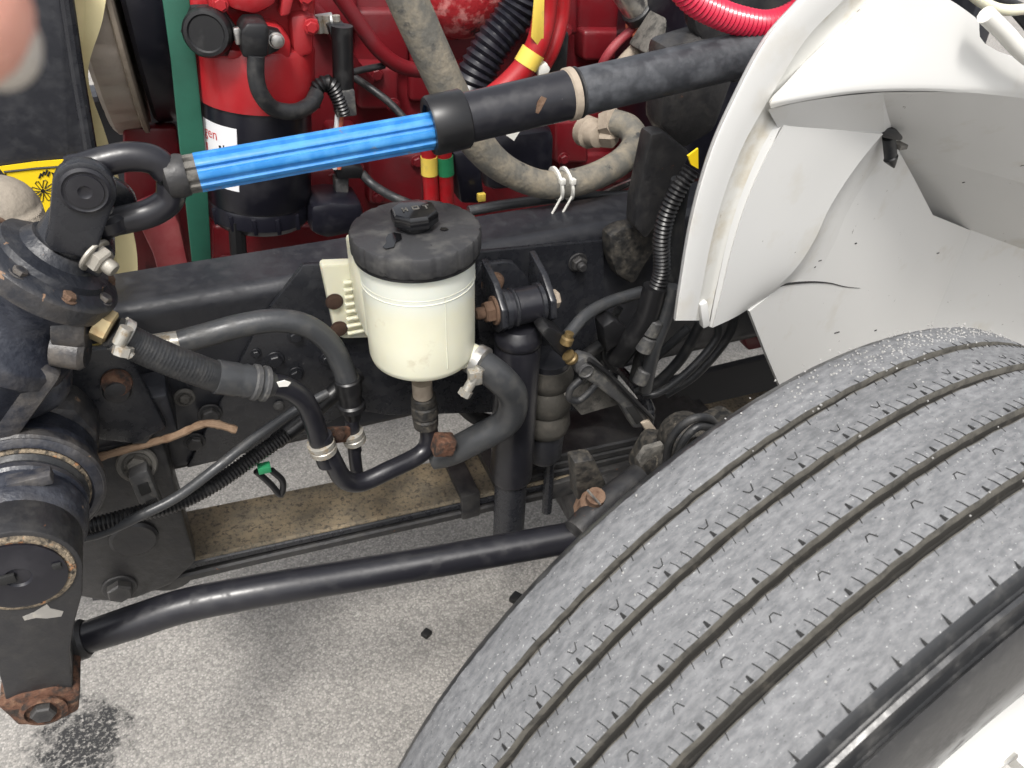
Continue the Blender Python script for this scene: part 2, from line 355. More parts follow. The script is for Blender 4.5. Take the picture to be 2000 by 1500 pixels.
# ================================================================== ground
g = MB().add([(-60, -60, 0), (60, -60, 0), (60, 60, 0), (-60, 60, 0)], [[0, 1, 2, 3]])
go = bpy.data.objects.new('ground', g.mesh('ground', 'ground')); COL.objects.link(go); go['kind'] = 'structure'; go['label'] = 'pale worn asphalt with fine exposed stones'

# ================================================================== chassis rail
FY = .92
def channel(Y0, z0, z1, fl, rr, th, side=1):
    out = []; inn = []
    for i in range(7):
        a = math.pi/2*i/6; out.append((Y0+side*(rr-rr*math.cos(a)), z1-rr+rr*math.sin(a)))
    pts = [(Y0+side*fl, z1)]+out[::-1]+[(y, z0+z1-z) for y, z in out]+[(Y0+side*fl, z0)]
    cx = Y0+side*.05; ins = []
    for y, z in pts: ins.append((y+side*th if abs(y-Y0-side*fl) > 1e-6 else y, z+(th if z < (z0+z1)/2 else -th)))
    return pts+ins[::-1]
rail = thing('frame_rail', 'long black steel channel rail running behind the cream reservoir', 'chassis rail', (.3, .96, .59))
b = MB(); b.prism([Vector((-.95, y, z)) for y, z in channel(FY, .592, .857, .088, .02, .009)], (2.6, 0, 0)); part('channel', b, 'black_frame', rail)
b = plate([(512, 622), (592, 518), (705, 514), (1180, 470), (1180, 800), (760, 812), (690, 800), (600, 850), (430, 900), (365, 915)], FY-.009, .0085, .002)
part('reinforcement_plate', b, 'black_paint', rail)
for x, y, rp, kd, m in ((360, 775, 20, 'ring', 'dusty_grey'), (410, 808, 22, 'hex', 'black_bracket'), (380, 862, 19, 'hex', 'black_bracket'), (537, 702, 17, 'hex', 'black_paint'),
                    (577, 655, 15, 'hex', 'black_paint'), (578, 730, 15, 'hex', 'black_paint'), (545, 792, 12, 'button', 'grey_plastic'), (1128, 512, 19, 'nut', 'black_bracket'),
                    (1100, 722, 14, 'hex', 'black_paint'), (640, 700, 14, 'hex', 'black_paint'), (500, 690, 10, 'hex', 'black_paint'), (590, 790, 12, 'hex', 'black_paint')):
    bolt(rail, V(x, y, FY-.010), YM, rp*mpx(x, y, FY)*.8, m, kd)
far = MB(); far.prism([Vector((-.95, y, z)) for y, z in channel(FY+.86, .592, .857, .088, .02, .009, -1)], (2.6, 0, 0))
single('frame_rail', far, 'black_frame', 'black steel channel rail on the far side of the red engine', 'chassis rail')
# cross member under the engine front
b = MB(); b.box((-.42, 1.35, .66), (.05, .42, .05), bev=.01); single('cross_member', b, 'black_frame', 'black cross member joining both chassis rails below the fan', 'cross member')

# ================================================================== front spring hanger
hg = thing('spring_hanger', 'black cast spring hanger bolted below the steering gear', 'bracket', V(250, 1170, .87))
b = plate([(120, 878), (240, 862), (303, 838), (316, 850), (384, 1098), (338, 1142), (262, 1172), (205, 1177), (120, 1160)], .862, .05, .006); part('hanger_plate', b, 'black_bracket', hg)
b = MB(); b.prism([V(318, 850, .905), V(386, 1098, .905), V(330, 1150, .905), V(180, 1175, .905), V(180, 860, .905)], (0, .012, 0), .002); part('back_plate', b, 'black_frame', hg)
for (x, y, rr) in ((234, 1146, 30), (272, 838, 30), (180, 985, 18)): bolt(hg, V(x, y, .862), YM, rr*mpx(x, y, .862)*.82, 'black_bracket', 'hex')
b = MB(); b.lathe(V(262, 1050, .862), YM, [(.03, -.004), (.03, .004), (.026, .007), (.001, .007)], 24); part('boss', b, 'black_bracket', hg)

# gear mounting bracket
gb = thing('gear_bracket', 'black triangular plate that holds the steering gear, one rusty round bolt', 'bracket', V(230, 860, .85))
b = plate([(120, 690), (228, 678), (262, 712), (326, 838), (262, 868), (120, 850)], .846, .014, .003); part('bracket_plate', b, 'black_paint', gb)
bolt(gb, V(228, 760, .846), YM, 31*mpx(228, 760, .846)*.85, 'black_bracket', 'button')
b = MB(); b.lathe(V(228, 747, .842), Vector((0, -1, .25)), [(.0155, -.003), (.0165, 0), (.0155, .003)], 24); part('washer', b, 'rust', gb)
b = MB(); b.box(V(250, 800, .89), (.05, .028, .03), bev=.004); part('spacer', b, 'black_frame', gb)

# ================================================================== leaf spring
ls = thing('leaf_spring', 'long rust-dusted front leaf spring below the chassis rail', 'leaf spring', (.3, .95, .39))
def leaf(zf, th, x0, x1, y0=.90, y1=1.0):
    m = MB(); n = 30; v = []; f = []
    for i in range(n+1):
        x = x0+(x1-x0)*i/n; z = zf(x)
        for (yy, zz) in ((y0+.003, z), (y1-.003, z), (y1, z-.003), (y1, z-th+.003), (y1-.003, z-th), (y0+.003, z-th), (y0, z-th+.003), (y0, z-.003)): v.append((x, yy, zz))
    for i in range(n):
        for k in range(8): f.append([i*8+k, i*8+(k+1) % 8, (i+1)*8+(k+1) % 8, (i+1)*8+k])
    f.append(list(range(8))); f.append([n*8+k for k in range(8)]); return m.add(v, f)
zl = lambda x: .449-.06*(x+.122)+.03*max(0, (x-.3))**2
part('main_leaf', leaf(zl, .008, -.20, 1.25, .899, 1.001), 'spring_rust', ls); part('main_leaf_side', leaf(lambda x: zl(x)-.0085, .014, -.20, 1.25), 'black_paint', ls)  # black layer added so the main leaf's side is dark, no separate leaf
part('second_leaf', leaf(lambda x: zl(x)-.026-.02*max(0, -.05-x), .016, -.16, 1.15, .897, 1.003), 'black_bracket', ls)
b = MB(); b.tube([V(330, 1120, .905)+Vector((0, .105*i, 0)) for i in (0, 1)], .036, 20); part('spring_eye', b, 'black_bracket', ls)
for k in range(3): part('pack_leaf', leaf(lambda x, k=k: zl(x)+.0+.017*(k+1), .0155, .34+.03*k, .78-.03*k), 'black_bracket', ls)
b = MB(); b.box(V(918, 985, .90)+Vector((0, .05, 0)), (.016, .056, .027), bev=.003); part('leaf_clip', b, 'black_bracket', ls)
for xx in (.425, .60):
    b = MB(); b.tube(smooth([(xx, .885, .36), (xx, .885, .50), (xx+.004, .897, .528), (xx+.004, .95, .532), (xx+.004, 1.003, .528), (xx, 1.015, .50), (xx, 1.015, .36)], 5), .0085, 10); part('clamp_bolt', b, 'black_paint', ls)


# ================================================================== axle and steering knuckle
ax = thing('front_axle', 'black forged axle beam hidden below the leaf spring', 'axle', (.52, .9, .27))
b = MB(); b.box((.52, 1.25, .35), (.045, .65, .055), bev=.01); b.box((.515, .95, .395), (.085, .06, .018), bev=.004); part('beam', b, 'black_bracket', ax)
b = MB(); b.lathe((.52, .62, .26), (0, .06, 1), [(.03, 0), (.052, .02), (.055, .2), (.045, .25), (.01, .255)], 24); part('kingpin_boss', b, 'black_bracket', ax)
kn = thing('steering_knuckle', 'dirty black steering knuckle with scraped pale paint beside the tire', 'knuckle', (.52, .6, .4))
b = MB(); b.box(V(1318, 905, .68), (.05, .04, .03), Matrix.Rotation(.4, 3, 'Y'), .012); b.box(V(1390, 868, .66), (.05, .04, .025), Matrix.Rotation(.2, 3, 'Z'), .01); part('knuckle_body', b, 'mud_black', kn)
b = MB(); b.lathe(V(1352, 872, .64), Vector((-.2, -1, .3)), [(.032, -.04), (.034, 0), (.026, .012), (.02, .014), (.018, .008), (.001, .008)], 24); part('knuckle_hub', b, 'mud_black', kn)
b = MB(); b.prism([V(*p, .618) for p in ((1246, 902), (1262, 878), (1296, 868), (1300, 884), (1276, 892), (1252, 915))], (0, .008, 0), .001); part('paint_scrape', b, 'dusty_grey', kn)
b = hose([(1250, 930, .66), (1180, 985, .64), (1125, 1040, .62)], r=.018); part('steering_arm', b, 'black_bracket', kn)
b = plate([(1122, 905), (1162, 898), (1196, 970), (1160, 985), (1128, 978)], .66, .025, .004); part('arm_flange', b, 'mud_black', kn)
b = MB(); q = V(1158, 988, .645); b.lathe(q, Vector((-.1, -.35, 1)), [(.02, -.03), (.024, -.01), (.018, 0), (.018, .012), (.012, .018), (.012, .03), (.002, .031)], 12); part('castle_nut', b, 'rust_light', kn)
b = MB(); b.tube([V(1148, 958, .63), V(1172, 985, .625)], .0016, 8); part('split_pin', b, 'silver', kn)
for pts in (['outer thin black cable looping over the steering knuckle', (1300, 915, .62), (1310, 860, .60), (1345, 822, .59), (1385, 818, .59), (1410, 850, .60)], ['inner thin black cable nested under the other loop on the knuckle', (1316, 920, .62), (1330, 870, .59), (1360, 835, .585), (1395, 835, .59)]):
    single('brake_cable', hose(pts[1:], r=.005), 'rubber', pts[0], 'cable', 'cables over the knuckle')

# ================================================================== shock absorber and its mount
sh = thing('shock_absorber', 'upright black shock absorber right of the cream reservoir', 'shock absorber', V(985, 1040, .84))
t0, t1 = V(1012, 652, .84), V(992, 1060, .84); dv = (t1-t0).normalized(); L = (t1-t0).length
b = MB(); b.lathe(t0, dv, [(.012, -.014), (.022, -.012), (.029, -.003), (.0318, .004), (.0318, .010), (.029, .014), (.0312, .02), (.0312, L*.62), (.029, L*.64)], 36); part('dust_cover', b, 'tube_black', sh)
b = MB(); b.lathe(t0, dv, [(.0245, L*.6), (.0245, L*.97), (.012, L)], 30); part('damper_tube', b, 'black_paint', sh)
e0, e1 = V(985, 604, .838), V(1052, 590, .838)
b = MB(); d = e1-e0; b.lathe(e0, d, [(.016, 0), (.0235, .002), (.0235, d.length-.002), (.016, d.length)], 30); part('upper_eye', b, 'tube_black', sh)
for o_, pf in ((e0, [(.026, -.003), (.026, .0035), (.02, .005)]), (e0, [(.0235, .009), (.0256, .011), (.0256, .013), (.0235, .015)]), (e0+d, [(.02, -.005), (.026, -.002), (.026, .003)])):
    b = MB(); b.lathe(o_, d, pf, 30); part('bushing_ring', b, 'black_paint', sh)
sb = thing('shock_bracket', 'black forked bracket holding the top of the shock absorber', 'bracket', V(1000, 640, .88))
b = plate([(925, 545), (940, 518), (985, 512), (1005, 514), (1066, 575), (1062, 640), (1030, 700), (940, 690)], .893, .012, .003); part('back_plate', b, 'black_paint', sb)
q0 = V(968, 606, .84); pl = [q0+Vector((0, .055, .045)), q0+Vector((0, .01, .034)), q0+Vector((0, -.022, .012)), q0+Vector((0, -.026, -.012)), q0+Vector((0, -.008, -.03)), q0+Vector((0, .055, -.05))]
b = MB(); b.prism(pl, (.009, 0, 0), .002); part('fork_cheek', b, 'black_paint', sb)
q1 = V(1062, 588, .84); pl = [q1-q0+p for p in pl]; b = MB(); b.prism(pl, (.009, 0, 0), .002); part('fork_cheek', b, 'black_paint', sb)
bolt(sb, q0+Vector((-.001, 0, 0)), -XP, .0145, 'rust_light', 'nut'); bolt(sb, q1+Vector((.009, 0, 0)), XP, .0125, 'hose_tan', 'hex')
bolt(sb, V(962, 552, .893), YM, .014, 'rust_light', 'button')

# ================================================================== air spring
asp = thing('air_spring', 'dusty brown ribbed air spring behind the shock absorber', 'air spring', (.38, .872, .50))
c = V(1066, 810, .872); c.z = 0
b = MB(); b.lathe(c, ZP, [(.026, .555), (.034, .562), (.0375, .575), (.035, .592), (.031, .599), (.036, .608), (.038, .622), (.036, .638), (.031, .645), (.035, .653), (.0375, .665), (.032, .682), (.015, .686)], 40); part('bellows', b, 'air_bag', asp)
b = MB(); b.lathe(c, ZP, [(.03, .682), (.03, .692), (.012, .694)], 30); part('top_plate', b, 'black_frame', asp); b = MB(); b.lathe(c, ZP, [(.022, .50), (.028, .51), (.03, .558)], 30); part('base_cup', b, 'black_frame', asp)
# ================================================================== steering gear
UJ = V(190, 382, .80); CB = V(122, 480, .80); gdir = (UJ-CB).normalized(); gu, gw = Vector((0, 1, 0)).cross(gdir).normalized(), Vector((0, 1, 0))
sg = thing('steering_gear', 'black cast steering gear with rust-chipped flange', 'steering gear', V(60, 900, .80))
FL = CB-gdir*.022
b = MB(); b.lathe(FL, gdir, [(.066, -.02), (.0675, -.012), (.0675, -.002), (.064, .002), (.052, .006), (.05, .012), (.036, .016), (.03, .026), (.01, .027)], 48); part('top_flange', b, 'cast_black', sg)
b = MB(); b.lathe(FL-gdir*.02, -gdir, [(.060, -.002), (.058, .004), (.049, .016), (.0455, .03), (.047, .044), (.056, .056), (.066, .064), (.0685, .068), (.0685, .082), (.064, .087), (.061, .092), (.061, .15), (.056, .18), (.045, .19), (.01, .191)], 48); part('rack_housing', b, 'cast_blue_black', sg)
for a in range(8):
    th = a*math.pi/4+.3; q = FL+(gu*math.cos(th)+gw*math.sin(th))*.0565+gdir*.002; bolt(sg, q, gdir, .0065, 'cast_black' if a % 3 else 'rust_light', 'hex')
# ribs and bosses of the casting
b = MB(); mid = FL-gdir*.12
b.box(mid+gu*.03+Vector((0, -.03, -.01)), (.018, .022, .05), Matrix((gu, gw, gdir)).transposed(), .008); part('casting_rib', b, 'cast_blue_black', sg)
b = MB(); q = V(196, 640, .775); b.lathe(q-Vector((.035, 0, -.012)), Vector((1, -.25, -.25)), [(.022, 0), (.022, .022), (.018, .028), (.001, .029)], 24); q2 = V(150, 672, .77); b.lathe(q2-Vector((.02, 0, 0)), Vector((1, -.3, -.25)), [(.018, 0), (.018, .025), (.014, .03), (.001, .03)], 24); part('port_boss', b, 'cast_black', sg)
# sector shaft housing, lateral axis
SC = V(38, 1104, .645); SX, SZ = SC.x, SC.z
b = MB(); b.lathe((SX, .86, SZ), YM, [(.05, 0), (.066, .01), (.066, .08), (.071, .088), (.073, .10), (.073, .112), (.067, .117), (.063, .118), (.058, .112), (.054, .113), (.054, .128)], 56); part('sector_housing', b, 'cast_blue_black', sg)
b = MB(); b.lathe((SX, .86, SZ), YM, [(.058, .11), (.0605, .1155), (.056, .119)], 48); part('seal', b, 'crud', sg)
b = MB(); b.lathe((SX, .86, SZ), YM, [(.0725, .098), (.0745, .101), (.0745, .111), (.072, .1135)], 56); part('flange_rim', b, 'cast_black', sg)
b = MB(); b.lathe((SX, .86, SZ), YM, [(.052, .118), (.0575, .119), (.0585, .122), (.055, .127), (.052, .128)], 48); part('dust_seal', b, 'rubber', sg)
b = MB(); b.prism([V(*p, .80) for p in ((60, 790), (150, 800), (196, 850), (190, 905), (120, 930), (20, 880))], (0, .06, 0), .012); part('lower_rib', b, 'cast_black', sg)
b = MB(); b.prism([V(*p, .77) for p in ((-60, 700), (60, 735), (150, 752), (130, 800), (60, 835), (-60, 840))], (0, .09, 0), .02, seg=3); part('side_casting', b, 'cast_blue_black', sg)

# ================================================================== pitman arm
pa = thing('pitman_arm', 'black pitman arm hanging from the steering gear with a rusty bare end', 'pitman arm', V(80, 1400, .65))
PE = V(82, 1362, .645); n = 20
def arm_outline(r0, r1, Y):
    c0 = Vector((SX, Y, SZ)); c1 = Vector((PE.x, Y, PE.z)); d = (c1-c0).normalized(); s = Vector((d.z, 0, -d.x)); out = []
    for i in range(n+1): a = math.pi*i/n; out.append(c0+(s*math.cos(a)-d*math.sin(a))*r0)
    LL = (c1-c0).length
    for t_, w_ in ((.2, .050), (.4, .040), (.6, .033), (.8, .031)): out.append(c0+d*LL*t_-s*w_)
    for i in range(n+1): a = math.pi*i/n; out.append(c1+(-s*math.cos(a)+d*math.sin(a))*r1)
    for t_, w_ in ((.8, .031), (.6, .033), (.4, .040), (.2, .050)): out.append(c0+d*LL*t_+s*w_)
    return out
b = MB(); b.prism(arm_outline(.053, .031, .635), (0, .044, 0), .006); part('arm', b, 'black_bracket', pa)
b = MB(); b.lathe((SX, .735, SZ), YM, [(.05, 0), (.0575, .008), (.058, .014), (.0555, .017), (.0555, .022), (.058, .025), (.058, .042), (.056, .05), (.052, .058)], 48); b.box((SX+.022, .70, SZ+.054), (.02, .008, .006), bev=.002); part('hub_collar', b, 'cast_blue_black', pa)
b = MB(); b.lathe((SX, .64, SZ), YM, [(.0485, 0), (.0475, .007), (.044, .0085), (.040, .0070), (.036, .0070)], 48); part('rust_ring', b, 'crud', pa)
b = MB(); b.lathe((SX, .64, SZ), YM, [(.041, 0), (.041, .010), (.037, .011), (.012, .011), (.010, .009), (.001, .009)], 40); part('shaft_end', b, 'can_black', pa)
b = MB(); b.box((SX+.034, .629, SZ+.004), (.004, .003, .003), bev=.001); part('shaft_key', b, 'sipe_dark', pa); b = MB(); b.box((SX-.012, .628, SZ+.003), (.011, .002, .005), bev=.001); part('wrench_slot', b, 'sipe_dark', pa)
b = MB(); d = (PE-Vector((SX, .645, SZ))); d.y = 0; d.normalize(); s = Vector((d.z, 0, -d.x))
pl = [PE+Vector((0, -.014, 0))+s*u_*.001+d*v_*.001 for u_, v_ in ((-38, -18), (-34, 16), (-20, 24), (-8, 20), (10, 26), (24, 22), (30, 4), (38, -16), (18, -26), (-14, -28))]
b.prism(pl, (0, .05, 0), .003); part('ball_socket', b, 'rust', pa)
b = MB(); b.lathe(PE+Vector((.002, -.014, -.001)), YM, [(.022, -.004), (.023, .004), (.018, .006), (.017, .002), (.001, .001)], 30); part('socket_rim', b, 'rust', pa)
bolt(pa, PE+Vector((.002, -.013, -.001)), YM, .0125, 'black_bracket', 'hex', 'socket_plug')
b = MB(); b.prism([V(x, y, .6345) for x, y in ((44, 1205), (66, 1196), (92, 1180), (98, 1188), (124, 1194), (120, 1204), (92, 1208), (70, 1207), (48, 1212))], (0, .001, 0)); part('paint_scratch', b, 'silver', pa)

# ================================================================== drag link
dl = thing('drag_link', 'long smooth black steering link above the asphalt', 'drag link', V(600, 1150, .66))
pts = smooth(VP([(110, 1262, .70), (165, 1246, .70), (260, 1215, .695), (360, 1183, .69), (500, 1155, .68), (700, 1122, .67), (900, 1088, .655), (1080, 1056, .64), (1190, 1036, .63)]), 8)
b = MB(); b.tube(pts, [.0175+.0022*min(1, max(0, (i-6)/10)) for i in range(len(pts))], 28); part('tube', b, 'tube_black', dl)
b = MB(); b.lathe(V(150, 1252, .70), (V(260, 1215, .695)-V(150, 1252, .70)), [(.021, -.02), (.0225, -.012), (.0225, .008), (.0195, .012)], 28); part('end_sleeve', b, 'black_bracket', dl)

# ================================================================== steering shaft
ss = thing('steering_shaft', 'telescopic steering shaft, blue coated splines sliding in a black tube', 'steering shaft', V(700, 290, .80))
A0, A1 = V(352, 343, .80), V(850, 254, .80); dv = (A1-A0).normalized(); L = (A1-A0).length
prof = []
NT = 9
for k in range(NT*8): prof.append((1, 1.0, 1, 1.0, .97, .80, .79, .81)[k % 8])
b = MB(); p0 = A0+dv*.016; b.tube([p0+dv*(L-.016)*i/12 for i in range(13)], .0186, NT*8, True, prof=prof); part('blue_splines', b, 'blue_coat', ss, ang=28)
b = MB(); b.tube([A0-dv*.004+dv*.0205*i/3 for i in range(4)], .0181, NT*8, True, prof=prof); part('bare_splines', b, 'dusty_grey', ss, ang=28)
B0, B1 = V(838, 247, .80), V(1500, 96, .80); dv2 = (B1-B0).normalized(); L2 = (B1-B0).length; lc = (V(908, 231, .80)-B0).length; lr = (V(1122, 182, .80)-B0).length
b = MB(); b.lathe(B0, dv2, [(.0205, .004), (.0215, 0), (.0285, 0), (.0298, .003), (.0298, lc-.002), (.0285, lc), (.0262, lc+.001)], 44); part('collar', b, 'plastic_black', ss)
b = MB(); b.lathe(B0, dv2, [(.025, lc-.01), (.0255, lr)], 44); part('outer_tube', b, 'tube_black', ss)
b = MB(); b.lathe(B0, dv2, [(.0245, lr+.004), (.0245, L2+.12)], 44); part('rear_tube', b, 'scuffed_black', ss, 'scuffed grey-black rear tube')
b = MB(); b.lathe(B0, dv2, [(.025, lr-.010), (.0272, lr-.008), (.0272, lr-.001), (.0252, lr)], 44); part('clamp_ring', b, 'hose_tan', ss)
b = MB(); b.lathe(B0, dv2, [(.0252, lr+.001), (.0266, lr+.002), (.0266, lr+.004), (.0246, lr+.005)], 44); part('rubber_ring', b, 'rubber', ss)
b = MB(); b.prism([V(x, y, .7745) for x, y in ((1046, 220), (1050, 200), (1058, 188), (1068, 192), (1062, 205), (1052, 222))], (0, .001, 0)); part('bare_patch', b, 'rust_light', ss)
# universal joint
uj = thing('universal_joint', 'black universal joint coupling the blue shaft to the steering gear', 'universal joint', CB)
b = MB(); b.lathe(CB-gdir*.004, gdir, [(.022, 0), (.0265, .002), (.0265, .03), (.024, .036), (.012, .04)], 36)
b.box(CB+gdir*.014+gu*.024, (.012, .028, .016), Matrix((gu, gw, gdir)).transposed(), .004); part('pinch_clamp', b, 'black_paint', uj)
capc = V(166, 371, .765); capf = 2*UJ-capc; capf.y = .838
def yoke(Y, th):
    c0 = CB+gdir*.018; c0.y = Y; c1 = (capc if Y < .8 else capf).copy(); c1.y = Y; d = (c1-c0).normalized(); s = Vector((d.z, 0, -d.x)); out = []
    for i in range(9): a = math.pi*i/8; out.append(c1+(s*math.cos(a)+d*math.sin(a))*.0255)
    out += [c0-s*.021+d*.012, c0-s*.022, c0-s*.015-d*.008, c0+s*.015-d*.008, c0+s*.022, c0+s*.021+d*.012]; return MB().prism(out, (0, th, 0), .003)
part('gear_yoke_lug', yoke(.765, .016), 'black_paint', uj); part('gear_yoke_lug', yoke(.822, .016), 'black_paint', uj)
cc = capc.copy()
b = MB(); b.lathe(cc, YM, [(.021, 0), (.0212, .003), (.0185, .0045), (.017, .0035), (.0155, .0035), (.0150, .005), (.006, .0055), (.004, .0042), (.001, .0042)], 36); part('bearing_cap', b, 'tube_black', uj)
# shaft yoke: two bent arms
d2 = (A0-UJ).normalized(); up = Vector((-d2.z, 0, d2.x)); hub = A0-dv*.004
b = MB()
for sgn in (1, -1):
    p = [UJ+up*sgn*.027-d2*.012, UJ+up*sgn*.029+d2*.018, UJ+up*sgn*.028+d2*.04, UJ+up*sgn*.02+d2*.058, hub+up*sgn*.006-dv*.006]
    P = smooth(p, 6); b.tube(P, [.014, .0145]+[.0135]*(len(P)-2), 14)
    b.lathe(UJ+up*sgn*.018, up*sgn, [(.014, 0), (.019, .004), (.019, .014), (.016, .018), (.004, .019)], 28)
part('shaft_yoke', b, 'tube_black', uj)
b = MB(); b.lathe(hub-dv*.012, dv, [(.012, 0), (.0195, .004), (.0205, .016), (.019, .022)], 30); part('weld_collar', b, 'black_bracket', uj)
b = MB(); b.tube([UJ-up*.022, UJ+up*.022], .009, 16); b.tube([UJ+Vector((0, -.03, 0)), UJ+Vector((0, .03, 0))], .0095, 16); part('cross', b, 'silver', uj)
nb = V(183, 497, .775); na = (V(215, 522, .765)-nb).normalized(); bolt(uj, nb, na, .0135, 'white_metal', 'nut', 'pinch_nut')
# ================================================================== fluid reservoir
RC = V(811, 444, .82); rx, ry = RC.x, RC.y; ZT = RC.z
rs = thing('fluid_reservoir', 'cream plastic fluid reservoir with round black screw lid', 'reservoir', (rx, ry, .786))
ro = Vector((rx, ry, 0))
b = MB(); b.lathe(ro, ZP, [(.045, .7815), (.0585, .783), (.0625, .7865), (.0645, .794), (.065, .83), (.0655, .895), (.066, .9), (.0665, .937), (.06, .938)], 64); part('body', b, 'cream_body', rs)
b = MB()
for z in (.892, .898): b.lathe(ro, ZP, [(.0655, z-.0008), (.0663, z), (.0655, z+.0008)], 64)
for a in (-1.38,): b.tube([ro+Vector((math.cos(a)*.0652, math.sin(a)*.0652, z)) for z in (.80, .86, .93)], .0008, 6)
part('mould_line', b, 'cream_plastic', rs)
b = MB(); lidp = [(.066, ZT-.027), (.0715, ZT-.026), (.0735, ZT-.022), (.0738, ZT-.004), (.0722, ZT-.001), (.069, ZT), (.0, ZT+.0015)]
b.lathe(ro, ZP, lidp[:-1]+[(.001, ZT+.0015)], 160, scal=lambda k: 1-.02*(1 if k % 10 in (0, 1) else 0)); part('lid', b, 'lid_plastic', rs)
b = MB(); b.lathe(ro, ZP, [(.062, ZT-.030), (.0715, ZT-.0295), (.0715, ZT-.0265)], 96); part('lid_skirt', b, 'plastic_black', rs)
kc = V(811, 418, .82); ko = ro+Vector((0, 0, ZT))
b = MB(); b.lathe(ko, ZP, [(.018, 0), (.018, .008)], 32); b.lathe(ko, ZP, [(.0245, .007), (.0265, .009), (.0265, .019), (.024, .0225), (.010, .024), (.001, .024)], 8, u=Vector((1, .35, 0))); kn_ = part('filler_cap', b, 'plastic_gloss', rs)
b = MB()
for (dx, dy, lx, ly) in ((-.013, -.002, .0008, .004), (-.009, -.002, .0008, .004), (-.011, -.002, .002, .0008), (.001, .002, .003, .0008), (.001, -.005, .003, .0008), (-.002, -.0015, .0008, .0035), (.004, -.0015, .0008, .0035), (.013, .001, .0035, .0008), (.0125, -.003, .0008, .004)):
    b.box(ko+Vector((dx, dy, .0243)), (lx, ly, .0004), bev=0)
part('cap_lettering', b, 'dusty_grey', kn_)
b = MB(); b.prism([ro+Vector((x*.001, y*.001, ZT+.0018)) for x, y in ((-20, -14), (-22, -25), (-30, -30), (-35, -40), (-44, -41), (-46, -36), (-40, -28), (-38, -18), (-33, -10), (-26, -8))], (0, 0, .0006)); part('oil_smear', b, 'plastic_gloss', rs)
b = MB(); b.prism([ro+Vector((x*.001, y*.001, ZT+.0018)) for x, y in ((26, -14), (31, -16), (32, -21), (26, -22), (23, -18))], (0, 0, .0006)); part('oil_drop', b, 'plastic_gloss', rs)
# mounting ear with ribs
YE = .893
b = MB(); b.prism([V(x, y, YE) for x, y in ((627, 522), (634, 517), (720, 514), (735, 660), (672, 662), (655, 655))], (0, .016, 0), .004); part('mounting_ear', b, 'cream_plastic', rs)
b = MB(); q = V(715, 590, .85); b.box((rx-.052, .862, .868), (.014, .035, .052), bev=.004); part('ear_web', b, 'cream_plastic', rs)
b = MB()
for k in range(8): b.box(V(688+k*1.2, 548+k*14, YE-.002)+Vector((.004, -.002, 0)), (.016, .003, .0016), bev=.0008)
part('ear_rib', b, 'cream_plastic', rs)
for x, y in ((653, 589), (662, 642)): bolt(rs, V(x, y, YE-.001), YM, .0095, 'rust', 'button')
# lower side spigot with clamp
s0 = V(905, 690, .80); s1 = V(948, 712, .775); sdv = (s1-s0).normalized()
b = MB(); b.tube([s0, s0.lerp(s1, .55)], .0175, 24); part('side_spigot', b, 'cream_plastic', rs)
b = MB(); b.tube([V(824, 745, .82), V(826, 775, .82)], .013, 20); part('bottom_spigot', b, 'hose_tan', rs)

# suction hose from the spigot, with a clamp
hs_ = thing('suction_hose', 'thick black rubber hose curving down from the side of the reservoir', 'hose', V(930, 870, .80))
P = [s0.lerp(s1, .35)] + VP([(975, 738, .775), (1002, 775, .78), (990, 822, .79), (930, 858, .805), (880, 882, .82), (845, 890, .83)])
b = MB(); b.tube(smooth(P, 8), .0195, 24); part('rubber', b, 'rubber_soft', hs_)
cl = thing('hose_clamp', 'silver screw clamp on the reservoir side spigot', 'clamp', s1)
c1 = s0.lerp(s1, .75); b = MB(); b.lathe(c1-sdv*.006, sdv, [(.0195, 0), (.0208, .0005), (.0208, .0115), (.0195, .012)], 36); part('band', b, 'silver', cl)
b = MB(); k0 = V(938, 718, .752); k1 = V(912, 762, .748); b.tube([k0, k1], .0062, 14); b.tube([k1, k1+(k1-k0).normalized()*.008], .0085, 6); b.box(k0.lerp(k1, .4), (.008, .006, .010), bev=.002); part('worm_screw', b, 'white_metal', cl)

# bottom fitting and steel pipe
bp_ = thing('return_pipe', 'bent black steel pipe looping below the reservoir', 'pipe', V(700, 950, .82))
b = MB(); q = V(827, 772, .82); b.lathe(q, V(832, 830, .82)-q, [(.015, 0), (.0165, .002), (.0165, .012), (.0145, .014), (.0175, .016), (.018, .03), (.015, .034), (.017, .037), (.0165, .05), (.012, .054)], 24); part('fitting', b, 'mud_black', bp_)
b = MB(); b.tube(smooth(VP([(832, 815, .82), (838, 855, .82), (822, 886, .815), (760, 918, .805), (705, 942, .80), (672, 936, .795), (652, 905, .79), (640, 880, .79), (628, 850, .79)]), 8), .0125, 22); part('pipe', b, 'tube_black', bp_)
b = MB(); b.tube(smooth(VP([(700, 945, .825), (694, 900, .825), (690, 860, .825), (687, 820, .825)]), 8), .0085, 16); part('branch_pipe', b, 'tube_black', bp_)
b = MB(); b.box(V(866, 868, .80), (.014, .012, .013), Matrix.Rotation(.3, 3, 'Y'), .003); b.box(V(845, 850, .835), (.006, .008, .03), bev=.002); part('tie_bracket', b, 'rust', bp_)
